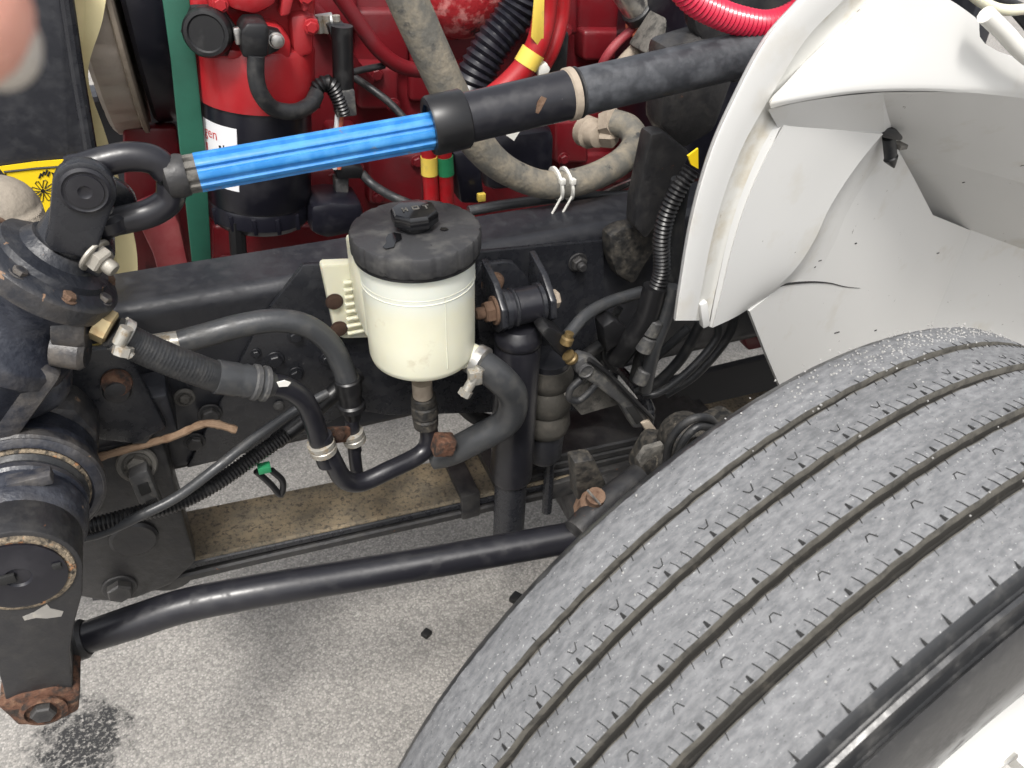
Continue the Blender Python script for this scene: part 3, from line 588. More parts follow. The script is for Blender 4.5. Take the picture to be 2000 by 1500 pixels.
# double pipe clip
dc = thing('pipe_clip', 'twin white plastic pipe clip on a rusty strap', 'clip', V(660, 870, .79))
b = MB()
for (x, y, Y, r_) in ((629, 872, .79, .0135), (690, 852, .825, .0115)):
    q = V(x, y, Y); a = Vector((-.15, 0, 1)); b.lathe(q-a*.009, a, [(r_, 0), (r_+.0035, .001), (r_+.0035, .008), (r_+.0015, .0095), (r_+.0035, .011), (r_+.0035, .017), (r_, .018)], 26)
part('grommet', b, 'white_metal', dc)
b = MB(); b.prism([V(640, 838, .80), V(690, 835, .82), V(690, 862, .82), V(645, 868, .80)], (0, .005, 0), .001); part('strap', b, 'rust', dc)
bolt(dc, V(662, 850, .805), YM, .007, 'rust', 'button')

# ================================================================== steering hoses
ph = thing('pressure_hose', 'thick braided black hose from the steering gear down to the white pipe clip', 'hose', V(630, 880, .79))
b = MB(); pp = smooth(VP([(222, 648, .765), (262, 672, .765), (330, 702, .765), (400, 728, .768), (425, 737, .77)]), 10); b.tube(pp, .0165, 28); part('braided_hose', b, 'rubber', ph)
b = MB()
for i in range(5, len(pp)-1):
    t = (pp[i]-pp[i-1]).normalized(); b.lathe(pp[i], t, [(.0164, -.0016), (.0169, 0), (.0164, .0016)], 24)
part('braid', b, 'rubber', ph)
b = MB(); f0, f1 = V(420, 735, .77), V(535, 752, .775); d = f1-f0; l = d.length; b.lathe(f0, d, [(.0165, 0), (.0185, .001), (.0185, l*.35), (.0175, l*.42), (.019, l*.5), (.0175, l*.58), (.019, l*.66), (.0175, l*.74), (.019, l*.82), (.016, l*.9), (.0125, l)], 32); part('ferrule', b, 'rubber_soft', ph)
b = MB(); b.lathe(f0, d, [(.0183, l*.60), (.0202, l*.63), (.0202, l*.70), (.0183, l*.73)], 32); b.lathe(f0, d, [(.0183, l*.78), (.0200, l*.80), (.0200, l*.86), (.0175, l*.89)], 32); part('crimp_ring', b, 'grey_plastic', ph)
b = MB(); b.tube(smooth(VP([(525, 751, .775), (558, 757, .777), (592, 780, .78), (612, 820, .785), (626, 868, .79), (640, 905, .79)]), 8), .0125, 22); part('bent_tube', b, 'tube_black', ph)
b = MB(); b.prism([V(x, y, .7615) for x, y in ((541, 748), (556, 744), (568, 748), (562, 755), (545, 756))], (0, .002, 0)); part('paint_mark', b, 'zip_white', ph)
b = MB(); g0 = V(186, 628, .775); g1 = V(232, 650, .768); b.lathe(g0, g1-g0, [(.0145, 0), (.0175, .001), (.0175, .014), (.015, .016)], 6); part('hex_fitting', b, 'gold_zinc', ph)
b = MB(); b.lathe(V(228, 650, .766), V(262, 668, .764)-V(228, 650, .766), [(.0165, 0), (.0185, .001), (.0185, .010), (.0168, .011)], 28); part('clamp_band', b, 'silver', ph)
b = MB(); b.tube([V(248, 640, .748), V(232, 672, .745)], .0065, 12); b.tube([V(243, 676, .745), V(238, 694, .742)], .0095, 8); b.tube([V(240, 680, .742), V(256, 696, .740)], .0045, 10); part('clamp_screw', b, 'white_metal', ph)
rh = thing('return_hose', 'smooth black hose arching from its white sleeve to a black coupling', 'hose', V(690, 840, .82))
b = MB(); b.tube(smooth(VP([(352, 668, .83), (400, 655, .83), (470, 636, .83), (540, 626, .83), (600, 637, .83), (645, 672, .83), (668, 715, .828), (680, 750, .826)]), 8), .0135, 24); part('rubber', b, 'rubber_soft', rh)
b = MB(); b.tube([V(300, 675, .835), V(355, 667, .83)], .0128, 22); part('white_sleeve', b, 'white_metal', rh)
b = MB(); c0, c1 = V(678, 738, .826), V(690, 815, .825); d = c1-c0; l = d.length; b.lathe(c0, d, [(.0145, 0), (.0165, .002), (.0165, l*.3), (.0148, l*.4), (.0148, l*.6), (.0175, l*.64), (.0175, l*.76), (.012, l*.8), (.010, l)], 28); part('coupling', b, 'plastic_black', rh)
b = MB(); b.tube(smooth(VP([(686, 800, .826), (690, 840, .825), (694, 880, .825)]), 6), .0085, 18); part('tail_pipe', b, 'tube_black', rh)

# ================================================================== conduits along the hanger
wc = thing('wire_conduit', 'ribbed black wire conduit rising from the pitman arm past the rail', 'conduit', V(280, 1010, .80))
b = corr([(130, 1040, .79), (200, 1022, .79), (270, 1003, .795), (340, 985, .80), (420, 945, .81), (500, 890, .83), (560, 848, .845)], .0105); part('ribbed_sleeve', b, 'plastic_black', wc)
b = hose([(130, 1056, .785), (200, 1040, .785), (280, 1004, .785), (350, 968, .79), (430, 908, .80), (500, 853, .82), (580, 800, .84), (640, 768, .85)], r=.0062); part('smooth_cable', b, 'rubber_soft', wc)
b = hose([(540, 862, .85), (600, 815, .86), (655, 765, .87), (700, 730, .89)], r=.011); part('plain_sleeve', b, 'plastic_black', wc)
cp = thing('conduit_clip', 'grey plastic clip pinning the wire conduit to the hanger', 'clip', V(285, 1005, .82))
b = MB(); b.prism([V(x, y, .825) for x, y in ((250, 935), (288, 918), (322, 998), (284, 1014))], (0, .02, 0), .003); part('body', b, 'grey_plastic', cp)
b = MB(); b.prism([V(x, y, .8235) for x, y in ((268, 950), (288, 942), (296, 962), (276, 970))], (0, .006, 0), .001); b.prism([V(x, y, .8235) for x, y in ((284, 982), (306, 974), (312, 992), (290, 1000))], (0, .006, 0), .001); part('slot', b, 'sipe_dark', cp)
bolt(cp, V(268, 905, .855), Vector((0, -1, .3)), .019, 'dusty_grey', 'ring', 'stud')
gc = thing('tie_clip', 'small green and black tie clip dangling from the wire conduit', 'clip', V(545, 960, .83))
b = MB(); b.box(V(516, 914, .83), (.008, .006, .005), bev=.001); part('green_lock', b, 'tape_green', gc)
b = hose([(500, 920, .83), (528, 945, .83), (548, 966, .83), (552, 940, .83), (530, 918, .83)], r=.0042); part('strap_loop', b, 'plastic_black', gc)
st = thing('rusty_strip', 'bent rusty tan strip sticking out behind the hanger bolt', 'strip', V(400, 850, .84))
b = MB(); pp = smooth(VP([(150, 908, .856), (210, 888, .857), (290, 866, .852), (340, 852, .84), (390, 830, .83), (420, 828, .825), (462, 840, .82)]), 6); b.tube(pp, [.0048+.0016*noise.noise(Vector((i*.7, 0, 0))) for i in range(len(pp))], 8); part('strip', b, 'strap_tan', st)
# ================================================================== wheel
TY = rad(10.1); TR = .5; TC = Vector((.498, .325, .485))
tt = Vector((math.cos(TY), math.sin(TY), 0)); ta = Vector((math.sin(TY), -math.cos(TY), 0))   # rolling direction, outward axle
wh = thing('steer_wheel_assembly', 'big truck tire with worn grey ribbed tread, steered beside the chassis', 'wheel', TC-Vector((0, 0, TR)))
GR = (-.0690, -.0285, .0175, .0625)
HW = (.0032, .0040, .0042, .0048)
rr = lambda a: .4998-.28*a*a
def tire():
    NA = 720; m = MB()
    st = [(-.100, .27, 2), (-.118, .285, 2), (-.135, .32, 2), (-.146, .37, 2), (-.144, .415, 2), (-.132, .455, 2), (-.122, .475, 2), (-.114, .488, 2), (-.106, .4945, 0), (-.095, .4965, 0), (-.085, .4975, 0)]
    ed = set()
    for i, g_ in enumerate(GR):
        hw = HW[i]
        st += [(g_-hw-.004, rr(g_-hw), 0), (g_-hw, rr(g_)-.0006, 0), (g_-hw*.62, rr(g_)-.006, 1), (g_-hw*.3, rr(g_)-.0115, 3), (g_+hw*.3, rr(g_)-.0115, 3), (g_+hw*.62, rr(g_)-.006, 1), (g_+hw, rr(g_)-.0006, 1), (g_+hw+.0012, rr(g_), 0), (g_+hw+.006, rr(g_+hw), 0)]
        if i < 3: mid = (g_+GR[i+1])/2; st += [(mid-.007, rr(mid), 0), (mid+.007, rr(mid), 0)]
    st += [(.082, .4975, 0), (.092, .4962, 0), (.100, .4945, 0), (.106, .4915, 0), (.1095, .487, 2), (.1125, .4805, 2), (.1145, .4795, 2), (.1165, .4845, 2), (.1195, .4835, 2), (.121, .474, 2), (.1225, .465, 2), (.1245, .4635, 2), (.127, .4695, 2), (.129, .466, 2), (.133, .445, 2), (.138, .405, 2), (.138, .37, 2), (.133, .325, 2), (.124, .297, 2), (.100, .28, 2)]
    n = len(st)
    for q in range(NA):
        th = 2*math.pi*q/NA
        for j, (a, r, k) in enumerate(st):
            if r > .46:
                r += .0005*noise.noise(Vector((math.cos(th)*40, math.sin(th)*40, a*60)))
                if -.08 < a < .075: a += .0009*noise.noise(Vector((math.cos(th)*30, math.sin(th)*30, round(a*100)*3.3)))
            if j == 8: r += .0012*noise.noise(Vector((math.cos(th)*70, math.sin(th)*70, 0)))
            m.v.append(TC+ta*a+(tt*math.cos(th)+ZP*math.sin(th))*r)
    for q in range(NA):
        q2 = (q+1) % NA
        for j in range(n-1):
            m.f.append([q*n+j, q2*n+j, q2*n+j+1, q*n+j+1]); m.mi.append(max(st[j][2], st[j+1][2]) if 2 not in (st[j][2], st[j+1][2]) else 2)
    return m
to = part('tire', tire(), ['tread', 'groove_dust', 'sidewall', 'groove_dark'], wh, ang=32)
uvl = to.data.uv_layers.new(name='UVMap'); off_ = Vector(wh.location); vuv = []
for v_ in to.data.vertices:
    p = v_.co+off_-TC; th = math.atan2(p.z, p.dot(tt)); th = th if th > -math.pi/2 else th+2*math.pi
    vuv.append((th*TR, p.dot(ta)))
for lp in to.data.loops: uvl.data[lp.index].uv = vuv[lp.vertex_index]
# slits, holes and short angled sipes moulded into the ribs
def onT(a, th, dr=0.): return TC+ta*a+(tt*math.cos(th)+ZP*math.sin(th))*(rr(a)+dr)
b = MB(); NP = 290; arc = math.pi*2/NP; random.seed(5)
for i, g_ in enumerate(GR):
    for k in range(NP):
        th = k*arc+random.uniform(-.002, .002)+i*.007
        if math.sin(th) < -.2: continue
        e = g_-HW[i]
        if k % 4 == 0:                                   # moulded hole at the rib edge
            if i: b.prism([onT(e-.0005, th-.0035, .0001), onT(e-.0060, th-.001, .0001), onT(e-.0056, th+.002, .0001), onT(e-.0005, th+.003, .0001)], (tt*math.cos(th)+ZP*math.sin(th))*.0003)
        elif i: b.tube([onT(e+.0005, th), onT(e-.0035, th+.0015), onT(e-.0075-random.uniform(0, .002), th+.005)], .00042, 5)
        elif random.random() < .5: b.tube([onT(e+.0005, th), onT(e-.004, th+.002)], .0004, 5)
        e = g_+HW[i]
        if random.random() < .7: b.tube([onT(e, th+.004), onT(e+.003+random.uniform(0, .003), th+.007)], .0004, 5)
for rib, sgn in (((GR[0]+GR[1])/2+.006, 1), ((GR[2]+GR[3])/2-.006, -1)):
    for k in range(72):
        th0 = k*4*arc+(.006 if sgn > 0 else .03); pts = []
        if math.sin(th0) < -.2: continue
        for (da, dt) in ((-.005, -.009), (0, -.004), (0, .003), (-.004, .008)): pts.append(onT(rib+sgn*da, th0+dt))
        b.tube(pts, .0005, 5)
for k in range(145):                                     # drop-shaped cuts along the outer shoulder
    th = k*2*arc
    if math.sin(th) < -.2: continue
    r_ = (tt*math.cos(th)+ZP*math.sin(th)); l = .0075 if k % 2 else .005
    b.prism([TC+ta*.1062+r_*.4925+tt*0, TC+ta*(.1062-l)+(tt*math.cos(th+.003)+ZP*math.sin(th+.003))*.4955, TC+ta*.1062+(tt*math.cos(th+.005)+ZP*math.sin(th+.005))*.4925], r_*.0006)
o = part('tread_sipe', b, 'sipe_dark', wh); o['kind'] = 'stuff'
# stones and grit lying in the grooves and on the top of the tread
b = MB(); random.seed(3)
for i in range(420):
    th = rad(random.gauss(82, 11)) if i < 370 else rad(random.uniform(25, 150)); th = math.pi-th if i % 3 == 9 else th
    a = random.gauss(-.090, .009) if i < 340 else random.uniform(-.10, .10)
    r = .4995-.28*a*a; q = TC+ta*a+(tt*math.cos(th)+ZP*math.sin(th))*r; s_ = random.uniform(.0004, .0008)
    b.box(q, (s_, s_*random.uniform(.6, 1.1), s_*.8), Matrix.Rotation(random.uniform(0, 3), 3, 'Z') @ Matrix.Rotation(random.uniform(0, 3), 3, 'X'), 0)
o = part('grit', b, 'grit_pale', wh); o['kind'] = 'stuff'
b = MB(); b.lathe(TC, ta, [(.20, .03), (.255, .03), (.268, .06), (.270, .095), (.280, .105), (.294, .118), (.304, .146), (.300, .153), (.289, .149), (.272, .112), (.262, .105), (.235, .10), (.215, .112), (.17, .128), (.11, .13)], 72); rim = part('rim', b, 'wheel_white', wh)
b = MB(); b.lathe(TC, ta, [(.115, .10), (.112, .15), (.10, .19), (.08, .205), (.02, .207), (.001, .207)], 40); part('hub_cap', b, 'wheel_white', wh)
for k in range(10):
    a = 2*math.pi*k/10; bolt(wh, TC+ta*.129+(tt*math.cos(a)+ZP*math.sin(a))*.14, ta, .0165, 'silver', 'nut', 'wheel_nut')
# ================================================================== white wheel well / fender
fd = thing('white_fender', 'white fibreglass fender with deep wheel well above the tire', 'fender', (.7, .75, .7))
def strip(rows, name, m='white_paint', n=6, th=.006, nrow=4, ang=40):
    """rows: curves [(px,py,Y),...] of equal length lofted into a smooth thick skin"""
    C = [smooth(VP(r), n) for r in rows]; k = len(C[0]); b = MB(); v = []; R = []
    for j in range(k):
        col = smooth([c[j] for c in C], nrow) if len(C) > 2 else [C[0][j].lerp(C[1][j], t/nrow) for t in range(nrow+1)]; R.append(col)
    q = len(R[0]); v = [p for col in R for p in col]; f = []
    for j in range(k-1):
        for i in range(q-1): f.append([j*q+i, j*q+i+1, (j+1)*q+i+1, (j+1)*q+i])
    o = len(v); v2 = []
    for p in v: d = (p-CC).normalized(); v2.append(p+Vector((d.x*.6, .8, d.z*.2)).normalized()*th)
    f2 = [[a+o for a in fc[::-1]] for fc in f]
    rim_ = [i for i in range(q)]+[j*q+q-1 for j in range(1, k)]+[(k-1)*q+i for i in range(q-2, -1, -1)]+[j*q for j in range(k-2, 0, -1)]
    f3 = [[rim_[i], rim_[(i+1) % len(rim_)], rim_[(i+1) % len(rim_)]+o, rim_[i]+o] for i in range(len(rim_))]
    b.add(v+v2, f+f2+f3); return part(name, b, m, fd, ang=ang)
# front flange with its rolled edge, groove and bead
E0 = [(1660, -110, .70), (1560, 0, .70), (1492, 78, .70), (1432, 190, .70), (1384, 300, .70), (1348, 430, .70), (1326, 560, .70), (1317, 626, .70)]
def off(c, dx, dy): return [(x+(a if isinstance(dx, list) else dx), y+dy_, Y+dY) for (x, y, Y), a, dy_, dY in zip(c, dx if isinstance(dx, list) else [dx]*8, [0]*8, dy if isinstance(dy, list) else [dy]*8)]
w_ = [1.5, 1.45, 1.35, 1.2, 1.0, .85, .75, .7]
def rowat(px, dY, ys=None):
    out = []
    for i, (x, y, Y) in enumerate(E0): out.append((x+px*w_[i], y+(ys[i] if ys else 0), Y+dY))
    return out
strip([rowat(0, .008), rowat(2, .001), rowat(8, -.002), rowat(34, -.003), rowat(60, -.001)], 'front_flange')
strip([rowat(60, -.001), rowat(68, .003), rowat(84, .006), rowat(98, .005)], 'flange_groove', 'white_stained')
dn = [0, 0, 0, 0, 0, 0, 4, 12]
E1 = rowat(98, .014, dn)
# side panel running to the inner crease
CRS = [(1990, -110, .69), (1780, 30, .69), (1560, 140, .69), (1516, 205, .69), (1500, 262, .70), (1690, 300, .0), (0, 0, 0), (0, 0, 0)]
bead = [(1806, -110, .70), (1706, 0, .70), (1636, 78, .70), (1556, 190, .70), (1500, 300, .70), (1446, 430, .70), (1412, 560, .70), (1392, 640, .70)]
strip([rowat(98, .005, dn), [(x, y, .702) for x, y, _ in bead]], 'bead')
cre = [(2050, -110, .69), (1960, -20, .685), (1850, 90, .68), (1600, 182, .665), (1508, 210, .69)]
lower_bead = [(1530, 246, .70), (1500, 300, .70), (1470, 365, .70), (1446, 430, .70), (1426, 500, .70), (1412, 560, .70), (1392, 640, .70)]
crease = [(1724, 262, .730), (1692, 300, .725), (1655, 350, .722), (1618, 410, .72), (1590, 470, .72), (1545, 535, .72), (1462, 604, .725)]
mid = [((a[0]+c[0])/2+4, (a[1]+c[1])/2, .708) for a, c in zip(lower_bead, crease)]
strip([lower_bead, mid, crease], 'side_panel')
class Pl:
    def __init__(s_, p, q, r): s_.o = p; s_.n = (q-p).cross(r-p).normalized()
    def at(s_, x, y): d = ray(x, y); return CC+d*((s_.o-CC).dot(s_.n)/d.dot(s_.n))
v0, d1, e1 = V(1752, 288, .785), V(1896, 449, .905), V(2200, 561, .912)
PD = Pl(v0, d1, V(1480, 780, .752)); PCc = Pl(v0, d1, e1); PE_ = Pl(d1, e1, PD.at(1770, 800))
def strip3(rows, name, m='white_paint', nrow=4, th=.006):
    b = MB(); q = len(rows); k = len(rows[0]); R = []
    for j in range(k): R.append(smooth([r[j] for r in rows], nrow) if q > 2 else [rows[0][j].lerp(rows[1][j], t/nrow) for t in range(nrow+1)])
    q = len(R[0]); v = [p for col in R for p in col]; f = []
    for j in range(k-1):
        for i in range(q-1): f.append([j*q+i, j*q+i+1, (j+1)*q+i+1, (j+1)*q+i])
    o = len(v); b.add(v+[p+(p-CC).normalized()*th for p in v], f+[[a_+o for a_ in fc[::-1]] for fc in f]); return part(name, b, m, fd, ang=50)
cs = smooth(VP(crease), 6); cp2 = [((x, y)) for x, y, _ in crease]
outr = smooth([PD.at(x+26+14*i/6, y+10+6*i/6) for i, (x, y) in enumerate(cp2)], 6)
strip3([cs, [p.lerp(q, .45)+Vector((0, .006, 0)) for p, q in zip(cs, outr)], outr], 'panel_return')
# upper band and arch lip
arch = [(1506, 212, .690), (1540, 203, .687), (1600, 192, .684), (1680, 181, .681), (1780, 177, .677), (1880, 181, .673), (2000, 192, .668), (2600, 262, .64)]
top = [(1570, 128, .700), (1640, 60, .700), (1706, 0, .700), (1770, -30, .696), (1840, -8, .69), (1905, 34, .684), (2010, 122, .674), (2600, 235, .645)]
midt = [(1534, 168, .695), (1575, 138, .694), (1640, 105, .692), (1725, 85, .688), (1810, 88, .682), (1890, 110, .677), (2005, 155, .670), (2600, 250, .641)]
strip([top, midt, [(x, y-14, Y-.001) for x, y, Y in arch], arch], 'upper_band')
strip([arch, [(x, y+5, Y+.012) for x, y, Y in arch]], 'arch_lip')
# underside and facets of the well
def facet(name, poly, th=.005):
    P = [V(*p) for p in poly]; c = ctr(*P); n_ = Vector()
    for i in range(len(P)): n_ += (P[i]-c).cross(P[(i+1) % len(P)]-c)
    n_.normalize()
    P = [CC+ray(x_, y_)*((c-CC).dot(n_)/ray(x_, y_).dot(n_)) for x_, y_, _ in poly]
    if n_.dot(c-CC) < 0: n_ = -n_
    b = MB(); k = len(P); v = P+[c]+[p+n_*th for p in P]+[c+n_*th]; f = []
    for i in range(k): j = (i+1) % k; f += [[i, j, k], [k+1+i, 2*k+1, k+1+j], [i, k+1+i, k+1+j, j]]
    b.add(v, f); return part(name, b, 'white_paint', fd, ang=20)
def flat(name, pl, px, th=.005):
    P = [pl.at(x, y) for x, y in px]; n_ = pl.n if pl.n.dot(P[0]-CC) > 0 else -pl.n
    return part(name, MB().prism(P, n_*th), 'white_paint', fd)
aL = smooth(VP([(1500, 214, .690), (1560, 200, .686), (1640, 188, .683), (1724, 180, .680)]), 4)
lL = smooth([V(1522, 253, .704), V(1590, 256, .706), V(1660, 260, .716), V(1728, 268, .745)], 4)
strip3([aL, lL], 'arch_underside')
lB = [v0, PCc.at(1862, 319.5), PCc.at(1978, 352), PCc.at(2600, 529)]
aB = VP([(1722, 180, .680), (1850, 180, .674), (2000, 192, .668), (2600, 264, .641)])
strip3([smooth(aB, 4), smooth(lB, 4)], 'arch_underside')
strip3([[aL[-1], aB[0].lerp(v0, .1)], [lL[-1], v0]], 'corner_fillet')
flat('well_facet', PCc, [(1752, 288), (1862, 319), (1978, 352), (2600, 529), (2600, 708), (1896, 449), (1822, 420), (1786, 350)])
flat('well_facet', PD, [(1752, 288), (1786, 350), (1822, 420), (1896, 450), (1826, 620), (1770, 800), (1540, 800), (1524, 756), (1496, 690), (1464, 608), (1500, 580), (1560, 520), (1612, 450), (1660, 370), (1715, 290)])
flat('well_facet', PE_, [(1896, 449), (2600, 708), (2600, 900), (1760, 830), (1826, 620)])
b = MB(); pp = smooth([PD.at(x, y)-ray(x, y)*.0015 for x, y in ((1508, 567), (1530, 556), (1580, 551), (1620, 553), (1650, 560), (1680, 563))], 8); b.tube(pp, [.0020*(1-.9*i/len(pp)) for i in range(len(pp))], 6); part('crack', b, 'sipe_dark', fd)
for (x, y, l) in ((1598, 510, 6), (1590, 522, 3), (1562, 488, 4), (1670, 476, 3), (1630, 651, 9), (1708, 646, 4), (1830, 495, 4), (1880, 357, 4)):
    p_ = PD if y > 460 else PCc; b = MB(); b.tube([p_.at(x, y)-ray(x, y)*.001, p_.at(x+l, y-l*.3)-ray(x, y)*.001], .0009, 6); part('tar_speck', b, 'sipe_dark', fd)
# crack, stiffener and edge trim
b = MB(); b.tube(smooth(VP([(1925, 28, .655), (1960, 62, .652), (2010, 112, .648), (2140, 205, .645)]), 5), .009, 12); part('edge_trim', b, 'zip_white', fd)
b = MB(); b.prism([V(x, y, .697) for x, y in ((1368, 596), (1382, 590), (1388, 636), (1374, 642))], (0, .01, 0), .001); part('torn_tab', b, 'white_paint', fd)
# rubber latch in the well
lt = thing('rubber_latch', 'black rubber hold-down latch hanging inside the white wheel well', 'latch', V(1745, 330, .78))
b = MB(); b.prism([V(x, y, .735) for x, y in ((1722, 262), (1732, 250), (1752, 252), (1766, 268), (1762, 276), (1742, 274), (1724, 268))], (0, .03, 0), .003); part('bracket', b, 'plastic_black', lt)
b = MB(); b.tube([V(1736, 268, .745), V(1740, 308, .745)], .0078, 16); part('strap', b, 'rubber', lt)
b = MB(); b.lathe(V(1739, 306, .745), V(1748, 332, .74)-V(1739, 306, .745), [(.0078, 0), (.009, .002), (.007, .006), (.0035, .012), (.001, .016)], 14); part('tip', b, 'plastic_black', lt)
b = MB(); b.box(V(1757, 284, .745), (.006, .008, .003), bev=.001); part('clip', b, 'dusty_grey', lt)
# ================================================================== engine
en = thing('engine_block', 'red painted diesel engine block with ribs and covers behind the rail', 'engine', (.5, 1.45, .55))
b = MB(); b.box((.62, 1.58, .86), (.56, .16, .30), bev=.02); b.box((.62, 1.47, .70), (.5, .1, .1), bev=.02); part('block', b, 'engine_red', en)
b = MB(); b.prism([V(x, y, 1.44) for x, y in ((560, -90), (1400, -90), (1400, 420), (560, 560))], (0, .02, 0), .004); part('side_wall', b, 'engine_red', en)
for (x0, y0, x1, y1, Y, th) in ((610, -20, 700, 60, 1.38, .1), (690, 20, 800, 130, 1.40, .08), (700, 130, 780, 215, 1.36, .08), (640, 250, 700, 380, 1.38, .1), (720, 300, 830, 400, 1.34, .08), (415, 440, 690, 560, 1.32, .1), (1000, -40, 1130, 70, 1.36, .12), (1130, -20, 1330, 70, 1.405, .05), (1140, 60, 1320, 120, 1.38, .05), (1085, 235, 1150, 320, 1.33, .1), (1150, 215, 1310, 320, 1.40, .05), (1095, 300, 1260, 360, 1.36, .06), (560, 395, 640, 470, 1.36, .1), (800, 60, 960, 200, 1.405, .05)):
    b = MB(); b.prism([V(x0, y0, Y), V(x1, y0, Y), V(x1, y1, Y), V(x0, y1, Y)], (0, th, 0), .008, seg=3); part('casting_cover', b, 'engine_red', en)
for x, y, Y in ((648, 345, 1.378), (685, 260, 1.378), (735, 145, 1.358), (768, 205, 1.358), (738, 385, 1.338), (815, 315, 1.338), (440, 510, 1.318), (560, 530, 1.318), (1105, 60, 1.358), (1230, 100, 1.378), (1100, 310, 1.328), (1280, 235, 1.398), (1180, 345, 1.358), (620, 520, 1.318)):
    bolt(en, V(x, y, Y), YM, .009, 'engine_red', 'hex')
b = MB(); c = V(905, -20, 1.32); b.sphere(c, .075, 28, sq=(1, .8, .95)); b.lathe(c+Vector((.0, .05, 0)), YM, [(.08, 0), (.082, .02), (.07, .03)], 36); part('oil_cooler_housing', b, 'red_mottled', en)
b = hose([(640, -40, 1.28), (690, 30, 1.28), (740, 98, 1.28), (790, 132, 1.29), (850, 138, 1.31), (900, 130, 1.34)], r=.0115); part('red_pipe', b, 'engine_red', en)
b = hose([(1260, 40, 1.30), (1215, 75, 1.30), (1185, 110, 1.30), (1165, 150, 1.32)], r=.008); part('red_pipe', b, 'red_dusty', en)
b = hose([(600, 0, 1.33), (650, 60, 1.33), (690, 125, 1.33), (720, 160, 1.35)], r=.01); part('red_pipe', b, 'engine_red', en)
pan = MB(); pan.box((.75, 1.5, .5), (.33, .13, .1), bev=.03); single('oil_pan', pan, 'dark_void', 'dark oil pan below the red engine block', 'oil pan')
b = MB(); b.box((1.35, 1.6, .8), (.03, .45, .45), bev=.01); single('firewall', b, 'black_frame', 'dark firewall panel behind the engine', 'firewall')

# ---- fuel filter head and can
ff = thing('fuel_filter', 'black spin-on filter can with white label under a red head', 'filter', V(508, 440, 1.2))
fa = V(500, 178, 1.2); fb = V(508, 436, 1.2); fv = (fb-fa).normalized(); FLn = (fb-fa).length
k_ = mpx(500, 200, 1.2)
b = MB(); b.lathe(fa, fv, [(.04, -.01), (.073, -.004), (.0745, .004), (.0745, FLn*.76), (.072, FLn*.78), (.0735, FLn*.80), (.0735, FLn*.9), (.066, FLn*.95), (.045, FLn)], 56); part('can', b, 'can_black', ff)
for k in range(14):
    a = 2*math.pi*k/14; u, w2 = frame_of(fv); q = fa+fv*FLn*.86+(u*math.cos(a)+w2*math.sin(a))*.073; b = MB(); b.box(q, (.003, .003, .012), bev=.001); part('grip_rib', b, 'can_black', ff)
b = MB(); b.lathe(fa, fv, [(.06, .012), (.0775, .008), (.0785, 0), (.0785, -.062), (.074, -.07), (.06, -.075)], 56); part('head_skirt', b, 'engine_red_bright', ff)
hd = fa-fv*.07
b = MB()
b.prism([V(x, y, 1.16) for x, y in ((362, -60), (622, -60), (618, 60), (614, 105), (560, 118), (400, 112), (372, 70))], (0, .11, 0), .014, seg=3); part('head_casting', b, 'engine_red_bright', ff)
b = MB(); b.prism([V(x, y, 1.13) for x, y in ((478, 60), (500, 42), (548, 52), (570, 80), (568, 128), (520, 120), (478, 108))], (0, .06, 0), .006); b.prism([V(x, y, 1.14) for x, y in ((566, 30), (612, 26), (614, 108), (574, 118))], (0, .06, 0), .008); part('sensor_boss', b, 'engine_red_bright', ff)
b = MB(); b.prism([V(x, y, 1.125) for x, y in ((430, -40), (560, -40), (540, 14), (500, 34), (440, 20))], (0, .06, 0), .012); part('head_rib', b, 'engine_red_bright', ff)
for px_ in (((392, -60), (412, -60), (430, 30), (414, 40)), ((590, -60), (606, -60), (606, 20), (592, 24)), ((556, -30), (584, -36), (566, 30), (548, 34)), ((520, 118), (566, 122), (560, 140), (524, 138)), ((596, 40), (622, 38), (624, 64), (598, 70)), ((440, 96), (476, 100), (474, 118), (444, 116))):
    b = MB(); b.prism([V(x, y, 1.128) for x, y in px_], (0, .05, 0), .003); part('casting_rib', b, 'engine_red_bright', ff)
for x, y in ((598, -6), (430, 8), (608, 52)): bolt(ff, V(x, y, 1.127), YM, .0075, 'engine_red_bright', 'hex')
pc = V(402, 66, 1.11); pd = Vector((-.25, -1, .12)).normalized()
b = MB(); b.lathe(pc-pd*.035, pd, [(.033, 0), (.034, .012), (.031, .016)], 6); b.lathe(pc-pd*.012, pd, [(.029, -.01), (.029, .006), (.026, .011), (.022, .0115), (.020, .0095), (.001, .0095)], 36); part('plug', b, 'plastic_black', ff)
def can_patch(a0, a1, h0, h1, rr_, n=12):
    u = Vector((1, 0, 0)); u = (u-fv*u.dot(fv)).normalized(); w2 = fv.cross(u); v = []; f = []
    for i in range(n+1):
        a = a0+(a1-a0)*i/n
        for h in (h0, h1):
            for r in (rr_, rr_-.0008): v.append(fa+fv*h+(u*math.cos(a)+w2*math.sin(a))*r)
    for i in range(n): o = i*4; f += [[o, o+4, o+6, o+2], [o+1, o+3, o+7, o+5], [o, o+1, o+5, o+4], [o+2, o+6, o+7, o+3]]
    f += [[0, 2, 3, 1], [n*4, n*4+1, n*4+3, n*4+2]]; return MB().add(v, f)
def aang(px, py):
    u = Vector((1, 0, 0)); u = (u-fv*u.dot(fv)).normalized(); w2 = fv.cross(u); best = None
    for i in range(720):
        a = 2*math.pi*i/720; q = fa+fv*.06+(u*math.cos(a)+w2*math.sin(a))*.0745
        if q.y > 1.2: continue
        d = q-CC; t = d.dot(CF); x = 1000+FPX*d.dot(CR)/t
        if best is None or abs(x-px) < best[0]: best = (abs(x-px), a)
    return best[1]
a0, a1 = aang(400, 0), aang(464, 0)
lab = part('label', can_patch(a0, a1, .030, .118, .0752), 'label_white', ff, 'white label with dark print')
